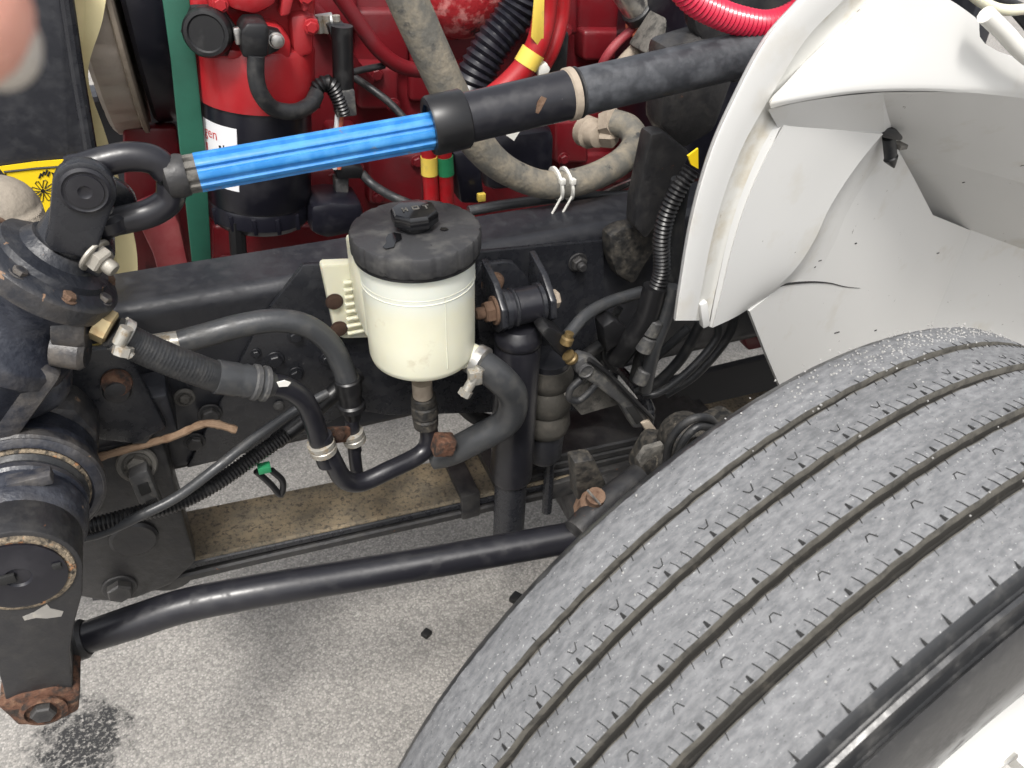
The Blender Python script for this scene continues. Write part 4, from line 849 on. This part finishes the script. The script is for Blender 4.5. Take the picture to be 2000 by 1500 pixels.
def onlab(t, h, wd, ht, m):
    a = a0+(a1-a0)*t; da = (a1-a0)*wd; part('print_line', can_patch(a, a+da, h, h+ht, .0756, 3), m, lab)
for i, (t, h, wd, ht, m) in enumerate(((.10, .062, .06, .022, 'label_red'), (.55, .058, .06, .045, 'label_black'), (.66, .056, .03, .04, 'label_black'), (.74, .058, .07, .038, 'label_black'), (.86, .056, .03, .006, 'label_black'), (.2, .098, .35, .002, 'label_red'))): onlab(t, h, wd, ht, m)
fc = bpy.data.curves.new('label_word', 'FONT'); fc.body = 'gen'; fc.size = .02; fo = bpy.data.objects.new('label_word', fc); COL.objects.link(fo)
bpy.context.view_layer.update(); tm = bpy.data.meshes.new_from_object(fo.evaluated_get(bpy.context.evaluated_depsgraph_get())); bpy.data.objects.remove(fo)
u_ = Vector((1, 0, 0)); u_ = (u_-fv*u_.dot(fv)).normalized(); w2_ = fv.cross(u_); sg_ = 1 if a1 > a0 else -1
b = MB(); b.add([fa+fv*(.052-v_.co.y)+(u_*math.cos(a0+sg_*(.06+v_.co.x/.0757))+w2_*math.sin(a0+sg_*(.06+v_.co.x/.0757)))*.0757 for v_ in tm.vertices], [list(p_.vertices) for p_ in tm.polygons]); part('label_word', b, 'label_red', lab)
part('orange_mark', can_patch(aang(480, 0), aang(508, 0), .048, .070, .0752), 'label_orange', ff)
b = MB(); q = V(462, 430, 1.15); b.tube([q, V(466, 495, 1.15)], .012, 10); b.tube([V(466, 495, 1.15), V(463, 525, 1.15)], .0035, 8); part('drain_sensor', b, 'plastic_black', ff)
b = MB(); b.tube([V(555, 432, 1.16), V(590, 428, 1.17)], .004, 8); part('drain_tip', b, 'zip_white', ff)
# sensor on the head with its lead
se = thing('pressure_sensor', 'black box sensor screwed to the red filter head', 'sensor', V(505, 120, 1.12))
b = MB(); b.prism([V(x, y, 1.085) for x, y in ((470, 62), (482, 46), (520, 46), (528, 58), (524, 112), (474, 114))], (0, .05, 0), .004); part('housing', b, 'plastic_black', se)
b = MB(); b.prism([V(x, y, 1.105) for x, y in ((520, 56), (548, 62), (556, 82), (545, 100), (522, 110))], (0, .02, 0), .003); part('ear', b, 'plastic_black', se)
bolt(se, V(540, 79, 1.104), YM, .0085, 'silver', 'button', 'screw')
b = MB(); b.box(V(464, 70, 1.11), (.004, .004, .010), bev=.002); part('wire_clip', b, 'silver', se)
single('sensor_lead', hose([(500, 108, 1.09), (500, 150, 1.09), (510, 185, 1.09), (535, 212, 1.10), (575, 218, 1.11), (605, 205, 1.13), (618, 185, 1.15)], r=.0105), 'rubber', 'black lead hanging in a loop below the box sensor', 'lead')
single('ribbed_lead', corr([(610, 205, 1.16), (618, 175, 1.16), (640, 162, 1.16), (658, 185, 1.16), (672, 222, 1.16)], .0115, .005, .2), 'plastic_black', 'ribbed black lead arching right of the filter can', 'lead')
# silver fitting, connector and lead at the right of the head
sf = thing('fuel_fitting', 'silver quick-connect fitting on the side of the red head', 'fitting', V(640, 70, 1.2))
b = MB(); b.tube([V(610, 48, 1.2), V(650, 42, 1.2)], .012, 16); part('barrel', b, 'silver', sf)
for x in (622, 636, 656): b = MB(); b.tube([V(x, 30, 1.19), V(x+4, 64, 1.19)], .0055, 10); part('collet', b, 'white_metal', sf)
b = MB(); b.prism([V(x, y, 1.17) for x, y in ((640, 50), (676, 48), (676, 76), (648, 78))], (0, .03, 0), .003); part('plastic_boot', b, 'plastic_black', sf)
vl = thing('vertical_lead', 'straight black sheathed lead dropping from the silver fitting', 'lead', V(672, 220, 1.17))
b = MB(); b.tube(VP([(668, 50, 1.17), (670, 130, 1.17), (672, 215, 1.17)]), .0145, 16); part('sheath', b, 'plastic_black', vl)
b = MB(); b.box(V(672, 198, 1.165), (.014, .012, .018), bev=.002); part('boot', b, 'grey_plastic', vl)
for dx, m in ((0, 'orange_band'), (-8, 'label_white')): b = MB(); b.tube(VP([(668+dx, 215, 1.17), (664+dx, 260, 1.17), (662+dx, 330, 1.17)]), .0035, 8); part('wire', b, m, vl)

# ---- big grey hose with ties
gh = thing('coolant_hose', 'thick dusty grey hose crossing behind the steering shaft and looping up', 'hose', V(1080, 390, 1.02))
P = smooth(VP([(770, -60, 1.0), (805, 20, 1.0), (850, 120, 1.0), (895, 215, 1.0), (935, 283, 1.0), (985, 330, 1.0), (1060, 360, 1.0), (1140, 352, 1.0), (1210, 318, 1.02), (1240, 280, 1.05), (1228, 250, 1.08), (1195, 238, 1.10)]), 8)
b = MB(); b.tube(P, [.0235 if i < 28 else .0235-.004*min(1, (i-28)/14) for i in range(len(P))], 28); part('rubber', b, 'hose_grey', gh)
elb = thing('elbow_fitting', 'tan hex elbow fitting at the end of the grey hose', 'fitting', V(1165, 270, 1.12))
b = MB(); b.lathe(V(1205, 240, 1.095), V(1160, 250, 1.13)-V(1205, 240, 1.095), [(.017, 0), (.024, .003), (.024, .02), (.018, .024)], 6); part('hose_nut', b, 'hose_tan', elb)
b = MB(); b.lathe(V(1172, 268, 1.10), V(1135, 252, 1.15)-V(1172, 268, 1.10), [(.012, 0), (.017, .002), (.019, .02), (.024, .024), (.024, .04)], 20); part('elbow_body', b, 'hose_tan', elb)
b = MB(); b.lathe(V(1178, 262, 1.11), Vector((.6, -.6, .1)), [(.02, 0), (.02, .018), (.015, .022), (.001, .022)], 6); part('plug_nut', b, 'hose_tan', elb)
for px in (1086, 1106):
    q = V(px, 359, 1.0); t = Vector((1, 0, .12)); m = MB(); m.lathe(q-t*.002, t, [(.0222, 0), (.0245, .0005), (.0245, .004), (.0222, .0045)], 30); m.box(q+Vector((0, -.020, .012)), (.004, .004, .004), bev=.001)
    m.tube([q+Vector((0, -.021, -.01)), q+Vector((-.012, -.018, -.035))], .0018, 6)
    single('cable_tie', m, 'zip_white', 'white cable tie on the grey hose, '+('nearer the steering shaft collar' if px < 1100 else 'nearer the elbow fitting'), 'cable tie', 'white ties on the grey hose')

# ---- dark corrugated hose and taped cables
single('ribbed_hose', corr([(1040, -60, 1.22), (1010, 20, 1.22), (960, 90, 1.22), (928, 150, 1.22), (915, 200, 1.22)], .030, .011, .14, 22), 'can_black', 'wide navy-black ribbed hose beside the red oil cooler', 'hose')
tc_ = thing('taped_cable', 'red taped cable with yellow bands and yellow tag above the shaft', 'cable', V(1030, 150, 1.12))
b = hose([(1068, -50, 1.13), (1064, 20, 1.13), (1052, 80, 1.12), (1028, 125, 1.12), (992, 165, 1.12), (955, 195, 1.12)], r=.0165); part('red_sheath', b, 'tape_red', tc_)
b = hose([(1100, -50, 1.16), (1096, 30, 1.16), (1080, 90, 1.15), (1060, 130, 1.15)], r=.012); part('second_sheath', b, 'tape_red', tc_)
b = MB(); b.tube(VP([(1042, 100, 1.12), (1026, 128, 1.12)]), .0178, 18); part('yellow_band', b, 'tape_yellow', tc_)
b = MB(); b.tube(VP([(1052, 122, 1.128), (1044, 134, 1.128)]), .0115, 14); part('green_band', b, 'tape_green', tc_)
b = MB(); b.prism([V(x, y, 1.105) for x, y in ((1046, -30), (1064, -30), (1062, 78), (1050, 88), (1038, 74))], (0, .003, 0), .0005); part('yellow_tag', b, 'tape_yellow', tc_)
b = MB(); b.prism([V(x, y, 1.11) for x, y in ((1052, 130), (1068, 122), (1076, 136), (1068, 150), (1052, 150))], (0, .012, 0), .002); part('white_connector', b, 'zip_white', tc_)
tb = MB(); tb.prism([V(x, y, 1.17) for x, y in ((1066, 70), (1114, 62), (1108, 150), (1060, 160))], (0, .05, 0), .006); single('relay_box', tb, 'plastic_black', 'black block behind the red taped cable', 'block')
ls2 = [(830, 0), (868, 10)]
for i, (x, bx, lb) in enumerate(((838, 'tape_yellow', 'red taped cable with a yellow band rising behind the reservoir lid'), (868, 'tape_green', 'red taped cable with a green band rising behind the reservoir lid'))):
    t_ = thing('battery_cable', lb, 'cable', V(x+6, 390, 1.12)); b = hose([(x+4, 440, 1.12), (x+4, 380, 1.12), (x+1, 330, 1.12), (x-2, 270, 1.12)], r=.0115); part('red_sheath', b, 'tape_red', t_)
    b = MB(); b.tube(VP([(x+1+i*2, 340, 1.12), (x, 305, 1.12)]), .0125, 16); part('band', b, bx, t_)
# hose end with orange clamp, tan pipe
oe = thing('turbo_pipe', 'silver pipe end held by an orange rimmed clamp', 'pipe', V(1250, 60, 1.3))
b = MB(); p0, p1 = V(1205, -40, 1.28), V(1258, 38, 1.30); b.tube([p0, p1], .023, 24); part('pipe', b, 'silver', oe)
b = MB(); b.lathe(V(1246, 22, 1.295), p1-p0, [(.0235, -.01), (.0265, -.008), (.0265, .008), (.0235, .01)], 30); part('rubber_cuff', b, 'rubber', oe)
b = MB(); b.lathe(V(1258, 36, 1.30), p1-p0, [(.024, -.004), (.034, -.001), (.035, .003), (.024, .006)], 36); part('orange_clamp', b, 'orange_band', oe)
single('tan_pipe', hose([(1195, 150, 1.27), (1225, 115, 1.27), (1262, 82, 1.27), (1310, 60, 1.29)], r=.0125), 'hose_tan', 'short tan pipe above the black shaft tube', 'pipe')
gb2 = MB(); gb2.box(V(1290, 75, 1.24), (.03, .03, .035), Matrix.Rotation(.6, 3, 'Y'), .006); gb2.box(V(1325, 60, 1.22), (.02, .02, .05), bev=.004); single('valve_body', gb2, 'dusty_grey', 'dirty grey valve lump beside the orange clamp', 'valve')
# misc black connectors beside the reservoir
cn = thing('sensor_connector', 'black plug with loose wires left of the reservoir lid', 'connector', V(665, 400, 1.2))
b = MB(); b.prism([V(x, y, 1.17) for x, y in ((652, 328), (690, 322), (712, 330), (706, 350), (660, 352))], (0, .04, 0), .004); part('plug', b, 'plastic_black', cn)
b = MB(); b.prism([V(x, y, 1.18) for x, y in ((655, 350), (682, 348), (680, 408), (658, 410))], (0, .025, 0), .003); part('socket', b, 'grey_plastic', cn)
b = MB(); b.tube(VP([(695, 385, 1.18), (688, 398, 1.18), (680, 408, 1.18)]), .002, 6); part('wire', b, 'tape_red', cn)
single('black_cable', hose([(706, 338, 1.18), (725, 358, 1.17), (750, 375, 1.15), (780, 390, 1.13), (820, 405, 1.12)], r=.0068), 'rubber', 'black cable from the plug to behind the reservoir lid', 'cable')
single('black_cable', hose([(690, 150, 1.30), (720, 170, 1.29), (760, 200, 1.27), (800, 240, 1.25), (840, 260, 1.24)], r=.006), 'rubber', 'black cable slanting across the red block above the blue shaft', 'cable')
single('black_cable', hose([(660, 150, 1.25), (700, 138, 1.27), (750, 128, 1.29)], r=.005), 'rubber', 'thin black cable beside the vertical lead', 'cable')
cv = MB(); cv.prism([V(x, y, 1.14) for x, y in ((606, 402), (650, 396), (712, 398), (712, 455), (640, 470), (606, 458))], (0, .08, 0), .012); single('control_module', cv, 'can_black', 'black rounded module behind the left side of the reservoir lid', 'module')
hd_ = MB(); hd_.prism([V(x, y, 1.12) for x, y in ((885, 300), (935, 290), (950, 400), (900, 400))], (0, .06, 0), .008); hd_.prism([V(x, y, 1.18) for x, y in ((940, 270), (1090, 250), (1085, 370), (950, 380))], (0, .06, 0), .02); single('starter_body', hd_, 'can_black', 'navy-black starter body behind the looped grey hose', 'starter')
wl = MB(); wl.prism([V(x, y, 1.09) for x, y in ((985, 262), (1020, 250), (1004, 275))], (0, .002, 0)); single('paper_tag', wl, 'zip_white', 'torn white tag below the black shaft tube', 'tag')
# thin lines along the rail top
for i, (pts, r_, m, lb, ct) in enumerate((
    ([(915, 412, 1.03), (1000, 398, 1.03), (1120, 385, 1.03), (1260, 380, 1.03)], .0075, 'rubber_soft', 'black air line lying along the rail below the grey hose', 'air line'),
    ([(1150, 395, 1.06), (1205, 368, 1.06), (1262, 340, 1.06)], .006, 'rubber_soft', 'thin grey line right of the white cable ties', 'air line'))):
    single('air_line', hose(pts, r=r_), m, lb, ct)
sp = MB(); sp.prism([V(x, y, 1.05) for x, y in ((1172, 380), (1200, 366), (1250, 345), (1246, 352), (1200, 376))], (0, .004, 0)); single('metal_strip', sp, 'silver', 'bright bare metal strip beside the grey hose', 'strip')
yl = MB(); yl.box(V(940, 385, 1.1), (.006, .004, .006), bev=.001); single('wire_tag', yl, 'tape_yellow', 'tiny yellow wire tag behind the reservoir lid', 'tag')

# ================================================================== right-hand bracket, conduits, harness
rb = thing('cab_bracket', 'black cast bracket with muddy foot left of the white fender', 'bracket', V(1240, 540, .9))
b = plate([(1272, 262), (1300, 258), (1352, 300), (1330, 345), (1300, 420), (1262, 470), (1240, 445), (1243, 400)], .86, .03, .006); part('upper_casting', b, 'black_bracket', rb)
b = plate([(1190, 462), (1215, 448), (1250, 440), (1290, 440), (1282, 490), (1262, 520), (1240, 560), (1205, 540), (1192, 505)], .885, .03, .008); part('muddy_foot', b, 'mud_black', rb)
b = plate([(1300, 90), (1400, 60), (1440, 150), (1400, 260), (1330, 300), (1290, 250)], .90, .05, .012); part('column_housing', b, 'black_bracket', rb)
b = plate([(1378, 95), (1440, 88), (1470, 110), (1440, 145), (1390, 150)], .80, .04, .008); part('housing_cap', b, 'dusty_grey', rb)
cr_ = thing('ribbed_conduit', 'ribbed black conduit running down beside the white fender edge', 'conduit', V(1290, 560, .80))
b = corr([(1352, 330, .80), (1325, 370, .80), (1302, 420, .80), (1292, 470, .80), (1292, 530, .80), (1280, 570, .80)], .0115, .0055, .2, 18); part('ribbed_sleeve', b, 'plastic_black', cr_)
yt = MB(); yt.prism([V(x, y, .79) for x, y in ((1344, 305), (1364, 290), (1364, 330), (1350, 322))], (0, .003, 0)); single('yellow_tag', yt, 'label_yellow', 'yellow tag poking out beside the white fender edge', 'tag')
HB = [
 ([(1330, 350, .83), (1318, 430, .83), (1310, 520, .83), (1290, 600, .82), (1262, 680, .82), (1245, 740, .83)], .0125, 'rubber', 'thick black harness branch dropping from the ribbed conduit'),
 ([(1280, 560, .80), (1262, 620, .80), (1235, 660, .81), (1205, 700, .83)], .016, 'plastic_black', 'fat black sleeve slanting down to the lever'),
 ([(1318, 560, .79), (1300, 620, .79), (1280, 670, .79), (1268, 720, .80), (1260, 760, .81)], .010, 'rubber_soft', 'dusty black hose with grey couplings below the white fender'),
 ([(1400, 620, .80), (1400, 660, .80), (1350, 720, .80), (1290, 765, .81), (1255, 772, .82)], .006, 'rubber', 'thin black cable curving below the torn fender edge'),
 ([(1440, 600, .82), (1420, 660, .82), (1360, 730, .82), (1300, 770, .83)], .007, 'rubber', 'black cable running beside the gap behind the tire'),
 ([(1370, 630, .82), (1330, 700, .83), (1280, 750, .84), (1240, 765, .85)], .008, 'rubber', 'black cable between the harness and the fender tab'),
 ([(1345, 640, .84), (1290, 690, .85), (1250, 720, .86)], .007, 'rubber_soft', 'short dusty cable crossing the harness'),
 ([(1210, 600, .88), (1190, 640, .88), (1180, 690, .88), (1200, 720, .88)], .006, 'rubber', 'black wire loop in front of the rail'),
 ([(1252, 570, .87), (1190, 590, .85), (1145, 615, .83), (1108, 656, .81)], .0085, 'rubber_soft', 'black air line curving to the brass fitting'),
 ([(1220, 640, .87), (1150, 690, .88), (1090, 735, .89), (1040, 780, .90)], .009, 'rubber', 'black line passing behind the shock absorber'),
 ([(1200, 660, .89), (1140, 720, .90), (1080, 770, .91), (1030, 815, .92)], .011, 'rubber', 'fat black line above the air spring'),
 ([(870, 760, .93), (900, 790, .93), (930, 815, .93), (960, 825, .93)], .012, 'rubber', 'black line between the reservoir and the shock absorber'),
]
for pts, r_, m, lb in HB: single('harness_branch', hose(pts, r=r_), m, lb, 'harness', 'wiring harness branches')
for (x, y, Y, r_, lb_) in ((1262, 672, .79, .0115, 'middle grey collar on the dusty black hose below the fender'), (1275, 640, .79, .0115, 'grey collar highest on the dusty black hose below the fender'), (1254, 735, .80, .0105, 'grey collar at the lower end of the dusty black hose')):
    m = MB(); q = V(x, y, Y); m.lathe(q, V(x-10, y+22, Y)-q, [(r_*.8, -.012), (r_, -.010), (r_, .010), (r_*.8, .012)], 16); single('hose_coupling', m, 'grey_plastic', lb_, 'collar', 'collars on the dusty hose')
m = MB(); m.prism([V(x, y, .815) for x, y in ((1178, 640), (1200, 625), (1225, 640), (1215, 672), (1185, 690))], (0, .03, 0), .004); single('harness_connector', m, 'plastic_black', 'black square connector in the harness bundle', 'connector')
# red conduit in the corner
single('red_conduit', corr([(1300, -70, .80), (1350, -5, .80), (1400, 25, .80), (1450, 42, .80), (1500, 48, .80), (1550, 30, .80), (1600, -10, .80)], .0155, .006, .14, 22), 'conduit_red', 'bright crimson ribbed conduit behind the white fender edge', 'conduit')
for i, (pts, m, lb) in enumerate((([(1880, -30, .85), (1920, 5, .85), (1970, 20, .85), (2050, 10, .85)], 'cream_plastic', 'cream cable above the white fender edge'), ([(1900, -40, .9), (1960, 0, .9), (2050, 40, .9)], 'rubber', 'black cable beside the cream cable above the fender'), ([(1930, -40, .92), (1990, 30, .92), (2040, 90, .92)], 'rubber', 'black cable dropping behind the fender edge trim'))):
    single('cab_cable', hose(pts, r=.007), m, lb, 'cable')
dk = MB(); dk.box((1.0, 1.28, 1.05), (.26, .12, .28), bev=.03); single('air_box', dk, 'can_black', 'dark housing behind the white fender', 'housing')
bw = MB(); bw.prism([V(x, y, .90) for x, y in ((1330, -60), (1640, -60), (1520, 60), (1440, 170), (1400, 130), (1360, 60))], (0, .03, 0), .008); single('cowl_bracket', bw, 'black_bracket', 'black cowl bracket behind the crimson conduit', 'bracket')

# ================================================================== levelling valve and lever
lv = thing('levelling_valve', 'grey lever valve with brass fittings slanting toward the tire', 'valve', V(1200, 800, .78))
b = MB(); p0, p1 = V(1062, 648, .79), V(1120, 700, .78); b.prism([V(x, y, .79) for x, y in ((1056, 652), (1072, 638), (1100, 652), (1122, 688), (1106, 706), (1090, 694))], (0, .03, 0), .004); part('valve_block', b, 'plastic_black', lv)
b = MB(); b.lathe(V(1106, 668, .785), V(1112, 652, .785)-V(1106, 668, .785), [(.006, -.004), (.0085, -.002), (.0085, .006), (.006, .008), (.006, .014)], 14); part('brass_elbow', b, 'brass', lv)
b = MB(); b.lathe(V(1108, 692, .782), V(1150, 735, .775)-V(1108, 692, .782), [(.0065, 0), (.009, .001), (.009, .004), (.0075, .006), (.0095, .008), (.0095, .011), (.0075, .014)], 18); part('brass_collar', b, 'brass', lv)
b = MB(); b.prism([V(x, y, .775) for x, y in ((1122, 712), (1140, 698), (1165, 705), (1272, 812), (1262, 836), (1238, 838), (1210, 790), (1160, 752), (1126, 730))], (0, .022, 0), .004); part('lever', b, 'grey_plastic', lv)
b = MB(); b.tube(smooth(VP([(1150, 702, .772), (1190, 732, .772), (1235, 778, .772), (1274, 818, .772)]), 6), .0035, 8); part('lever_rib', b, 'plastic_black', lv)
b = MB(); b.prism([V(x, y, .774) for x, y in ((1222, 796), (1238, 792), (1258, 820), (1244, 830))], (0, .004, 0), .001); part('lever_slot', b, 'sipe_dark', lv)
b = MB(); b.lathe(V(1143, 722, .776), YM, [(.011, 0), (.011, .004), (.009, .005), (.008, .003), (.001, .003)], 20); part('pivot', b, 'grey_plastic', lv)
b = MB(); b.prism([V(x, y, .77) for x, y in ((1252, 828), (1270, 822), (1292, 852), (1288, 864), (1276, 862))], (0, .02, 0), .003); part('lever_tip', b, 'hose_tan', lv)
b = MB(); b.prism([V(x, y, .80) for x, y in ((1104, 775), (1160, 735), (1200, 755), (1222, 788), (1190, 796), (1136, 812))], (0, .008, 0), .002); part('mount_plate', b, 'dusty_grey', lv)
b = hose([(1135, 740, .78), (1115, 760, .78), (1112, 778, .78), (1130, 782, .78), (1152, 765, .78), (1165, 748, .78)], r=.0048); part('hose_loop', b, 'rubber', lv)

# ================================================================== fan, belt, shroud at the front
fz, fy = 1.14, 1.42
def ring(name, lb, cat, xa, xb, r0, m, holes=0, teeth=0, lip=None):
    t_ = thing(name, lb, cat, (xa, fy, fz-r0)); b = MB(); w2 = xb-xa
    b.lathe((xa, fy, fz), XP, [(r0*.5, .01), (r0*.9, .004), (r0*.97, 0), (r0, .006), (r0, w2-.006), (r0*.985, w2), (r0*.5, w2)], 144, scal=(lambda k: 1-(.016 if teeth and k % 6 == 0 else 0))); part('drum', b, m, t_)
    if lip: b = MB(); b.lathe((xb, fy, fz), XP, [(r0, -.002), (r0*1.02, 0), (r0*1.02, .005), (r0, .007)], 96); part('lip', b, lip, t_)
    for k in range(holes):
        a = 2*math.pi*k/holes; b = MB(); b.box((xa+.001, fy+math.cos(a)*r0*.9, fz+math.sin(a)*r0*.9), (.003, .012, .012), bev=.001); part('slot', b, 'sipe_dark', t_)
    return t_
ring('fan_drum', 'brown grey toothed fan drum beside the black shroud', 'drum', -.103, -.06, .245, 'drum_brown', 18, 1, 'hose_tan')
ring('pulley', 'dark grooved pulley between the fan drum and the green belt', 'pulley', -.045, .01, .235, 'can_black', 0, 0, 'dusty_grey')
fn = thing('cooling_fan', 'cream plastic cooling fan curving past the fan drum', 'fan', V(230, 550, 1.2))
b = MB(); L_ = smooth(VP([(118, -60, 1.145), (130, 40, 1.145), (142, 150, 1.145), (158, 270, 1.145), (172, 380, 1.145), (185, 500, 1.145), (195, 620, 1.145)]), 6); R_ = smooth(VP([(215, -60, 1.16), (200, 40, 1.16), (172, 150, 1.16), (208, 270, 1.16), (240, 380, 1.165), (268, 500, 1.17), (262, 620, 1.17)]), 6)
v = []; f = []
for l_, r_ in zip(L_, R_): v += [l_, l_.lerp(r_, .5)+Vector((0, .012, 0)), r_, r_+Vector((0, .006, 0)), l_.lerp(r_, .5)+Vector((0, .018, 0)), l_+Vector((0, .006, 0))]
for i in range(len(L_)-1):
    for k in range(6): f.append([i*6+k, i*6+(k+1) % 6, i*6+6+(k+1) % 6, i*6+6+k])
b.add(v, f); part('blade', b, 'fan_cream', fn)
gbt = MB(); gbt.prism([V(x, y, 1.165) for x, y in ((306, -80), (362, -80), (384, 120), (402, 300), (416, 560), (380, 560), (352, 300), (334, 120))], (0, .008, 0), .002); single('drive_belt', gbt, 'belt_green', 'flat green drive belt left of the filter can', 'belt')
rc = MB(); rc.prism([V(x, y, 1.22) for x, y in ((262, 420), (330, 390), (352, 440), (378, 560), (318, 570), (300, 500))], (0, .05, 0), .006); single('damper_cover', rc, 'red_dusty', 'dusty pink-red cover below the universal joint', 'cover')
rc = MB(); rc.prism([V(x, y, 1.30) for x, y in ((240, 250), (345, 250), (400, 560), (250, 570))], (0, .03, 0), .006); single('front_cover', rc, 'engine_red', 'dark red front engine cover behind the pulleys', 'cover')
rc = MB(); rc.prism([V(x, y, 1.34) for x, y in ((340, -80), (420, -80), (440, 560), (390, 560))], (0, .03, 0), .006); single('gear_cover', rc, 'engine_red', 'dark red gear case strip behind the filter can', 'cover')
shd = thing('fan_shroud', 'black fan shroud panel carrying the yellow warning label', 'shroud', V(60, 460, 1.1))
b = MB(); b.prism([V(x, y, 1.12) for x, y in ((-260, -120), (114, -120), (130, 0), (152, 150), (176, 290), (184, 470), (150, 560), (-260, 560))], (0, .02, 0), .004); part('panel', b, 'black_frame', shd)
b = MB(); b.tube(VP([(112, -120, 1.12), (130, 0, 1.12), (152, 150, 1.12), (176, 290, 1.12), (184, 470, 1.12)]), .008, 10); part('edge_bead', b, 'black_paint', shd)
LY = 1.1165
wl = thing('warning_label', 'yellow warning label with fan and hand symbols on the shroud', 'label', V(80, 420, LY))
b = MB(); b.prism([V(x, y, LY) for x, y in ((-4, 326), (70, 316), (168, 308), (170, 400), (92, 426), (82, 420))], (0, .0015, 0)); part('sheet', b, 'label_yellow', wl)
def inkline(pts, r_): b = MB(); b.tube(VP([(x, y, LY-.0006) for x, y in pts]), r_, 6); return b
part('border', inkline([(172, 322), (70, 329), (8, 336), (14, 346), (86, 416)], .0014), 'label_black', wl)
for k in range(8):
    a = k*math.pi/4+.2; c0 = (84, 373); q = lambda r, w: (c0[0]+r*math.cos(a)-w*math.sin(a), c0[1]+(r*math.sin(a)+w*math.cos(a))*.9)
    part('fan_symbol_blade', inkline([q(5, 2), q(22, 4), q(24, 0), q(22, -4), q(5, -2)], .0005), 'label_black', wl)
b = MB(); b.lathe(V(84, 373, LY-.0004), YM, [(.0026, 0), (.0026, .0008), (.0005, .0009)], 12); part('fan_symbol_hub', b, 'label_black', wl)
b = MB(); b.prism([V(x, y, LY-.0008) for x, y in ((100, 336), (108, 340), (116, 347), (126, 346), (136, 354), (132, 362), (120, 358), (110, 359), (106, 351))], (0, .001, 0)); part('hand_symbol', b, 'label_black', wl)
for x, y in ((76, 348), (82, 344), (88, 341), (93, 344)): part('finger_symbol', inkline([(x, y), (x+4, y-9)], .0011), 'label_black', wl)
bt = MB(); bt.sphere(V(4, 416, .86), .036, 28, sq=(1, 1, 1)); bt.lathe(V(4, 416, .86), ZP, [(.034, -.08), (.036, 0)], 28); single('rubber_boot', bt, 'boot_tan', 'tan dusty domed boot behind the steering gear flange', 'boot')
# dark pieces in the gap behind the tire
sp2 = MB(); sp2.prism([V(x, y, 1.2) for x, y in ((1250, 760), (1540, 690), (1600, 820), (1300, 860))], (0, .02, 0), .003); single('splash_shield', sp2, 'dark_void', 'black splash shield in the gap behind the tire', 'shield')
for x0, y0, lb in ((1462, 618, 'red painted bracket end below the torn fender tab'), (1470, 655, 'red painted bracket end beside the white lower panel')):
    m = MB(); m.prism([V(x0-18, y0, 1.0), V(x0+20, y0-8, 1.0), V(x0+30, y0+22, 1.0), V(x0-8, y0+30, 1.0)], (0, .03, 0), .003); single('red_bracket', m, 'engine_red', lb, 'bracket')
# loose stones on the ground
for (x, y, s_, lb) in ((833, 1240, .009, 'small square dark stone chip lying alone on the asphalt'), (1008, 1172, .012, 'dark stone chip beside the inner edge of the tire')):
    m = MB(); q = VZ(x, y, 0); m.box(q+Vector((0, 0, s_*.5)), (s_, s_*.9, s_*.6), Matrix.Rotation(.6, 3, 'Z'), s_*.25); single('stone_chip', m, 'label_black', lb, 'stone')
# ================================================================== the photographer's hand: one fingertip reaches into view
hn = thing('hand', 'bare hand of a person, one blurred pink fingertip in the top corner', 'hand', CC+CF*.12-CR*.16+CU*.05)
def cam_pt(x, y, d): return CC+ray(x, y)*d
def skin_obj(name, chains, m, parent, sub=2):
    me = bpy.data.meshes.new(name); v = []; e = []; rr = []
    base = Vector(root_of(parent).location)
    idx = {}
    for ch in chains:
        prev = None
        for (p, r) in ch:
            key = tuple(round(c, 4) for c in p)
            if key not in idx: idx[key] = len(v); v.append(Vector(p)-base); rr.append(r)
            if prev is not None: e.append((prev, idx[key]))
            prev = idx[key]
    me.from_pydata(v, e, []); o = bpy.data.objects.new(name, me); COL.objects.link(o); o.parent = parent
    sk = o.modifiers.new('skin', 'SKIN'); sk.use_smooth_shade = True
    for i, r in enumerate(rr): me.skin_vertices[0].data[i].radius = (r, r)
    me.skin_vertices[0].data[0].use_root = True
    s_ = o.modifiers.new('sub', 'SUBSURF'); s_.levels = sub; s_.render_levels = sub
    me.materials.append(MATS[m]); return o
W = cam_pt(-1500, -300, .13); PM = cam_pt(-1050, -260, .13)
chains = [[(W, .024), (cam_pt(-1280, -280, .13), .026), (PM, .028)]]
tips = [(20, 58, .115), (-190, -260, .125), (-230, -520, .13), (-420, -760, .135)]
for i, (x, y, d) in enumerate(tips):
    k = cam_pt(-760, -180-150*i, .13); m1 = cam_pt((x-760)*.5-60, (y-180-150*i)*.5-70, .13); m2 = cam_pt(x*1-190, y-60, .119)
    chains.append([(PM, .028), (k, .0105), (m1, .0095), (m2, .0115 if i == 0 else .0088), (cam_pt(x, y, d), .0125 if i == 0 else .008)])
chains.append([(PM, .028), (cam_pt(-900, 150, .125), .013), (cam_pt(-700, 330, .12), .011), (cam_pt(-520, 430, .118), .0095)])
skin_obj('skin', chains, 'skin', hn)
b = MB(); b.sphere(cam_pt(-14, 78, .1225), .0064, 24, sq=(1, .8, 1.15)); part('fingernail', b, 'nail', hn)
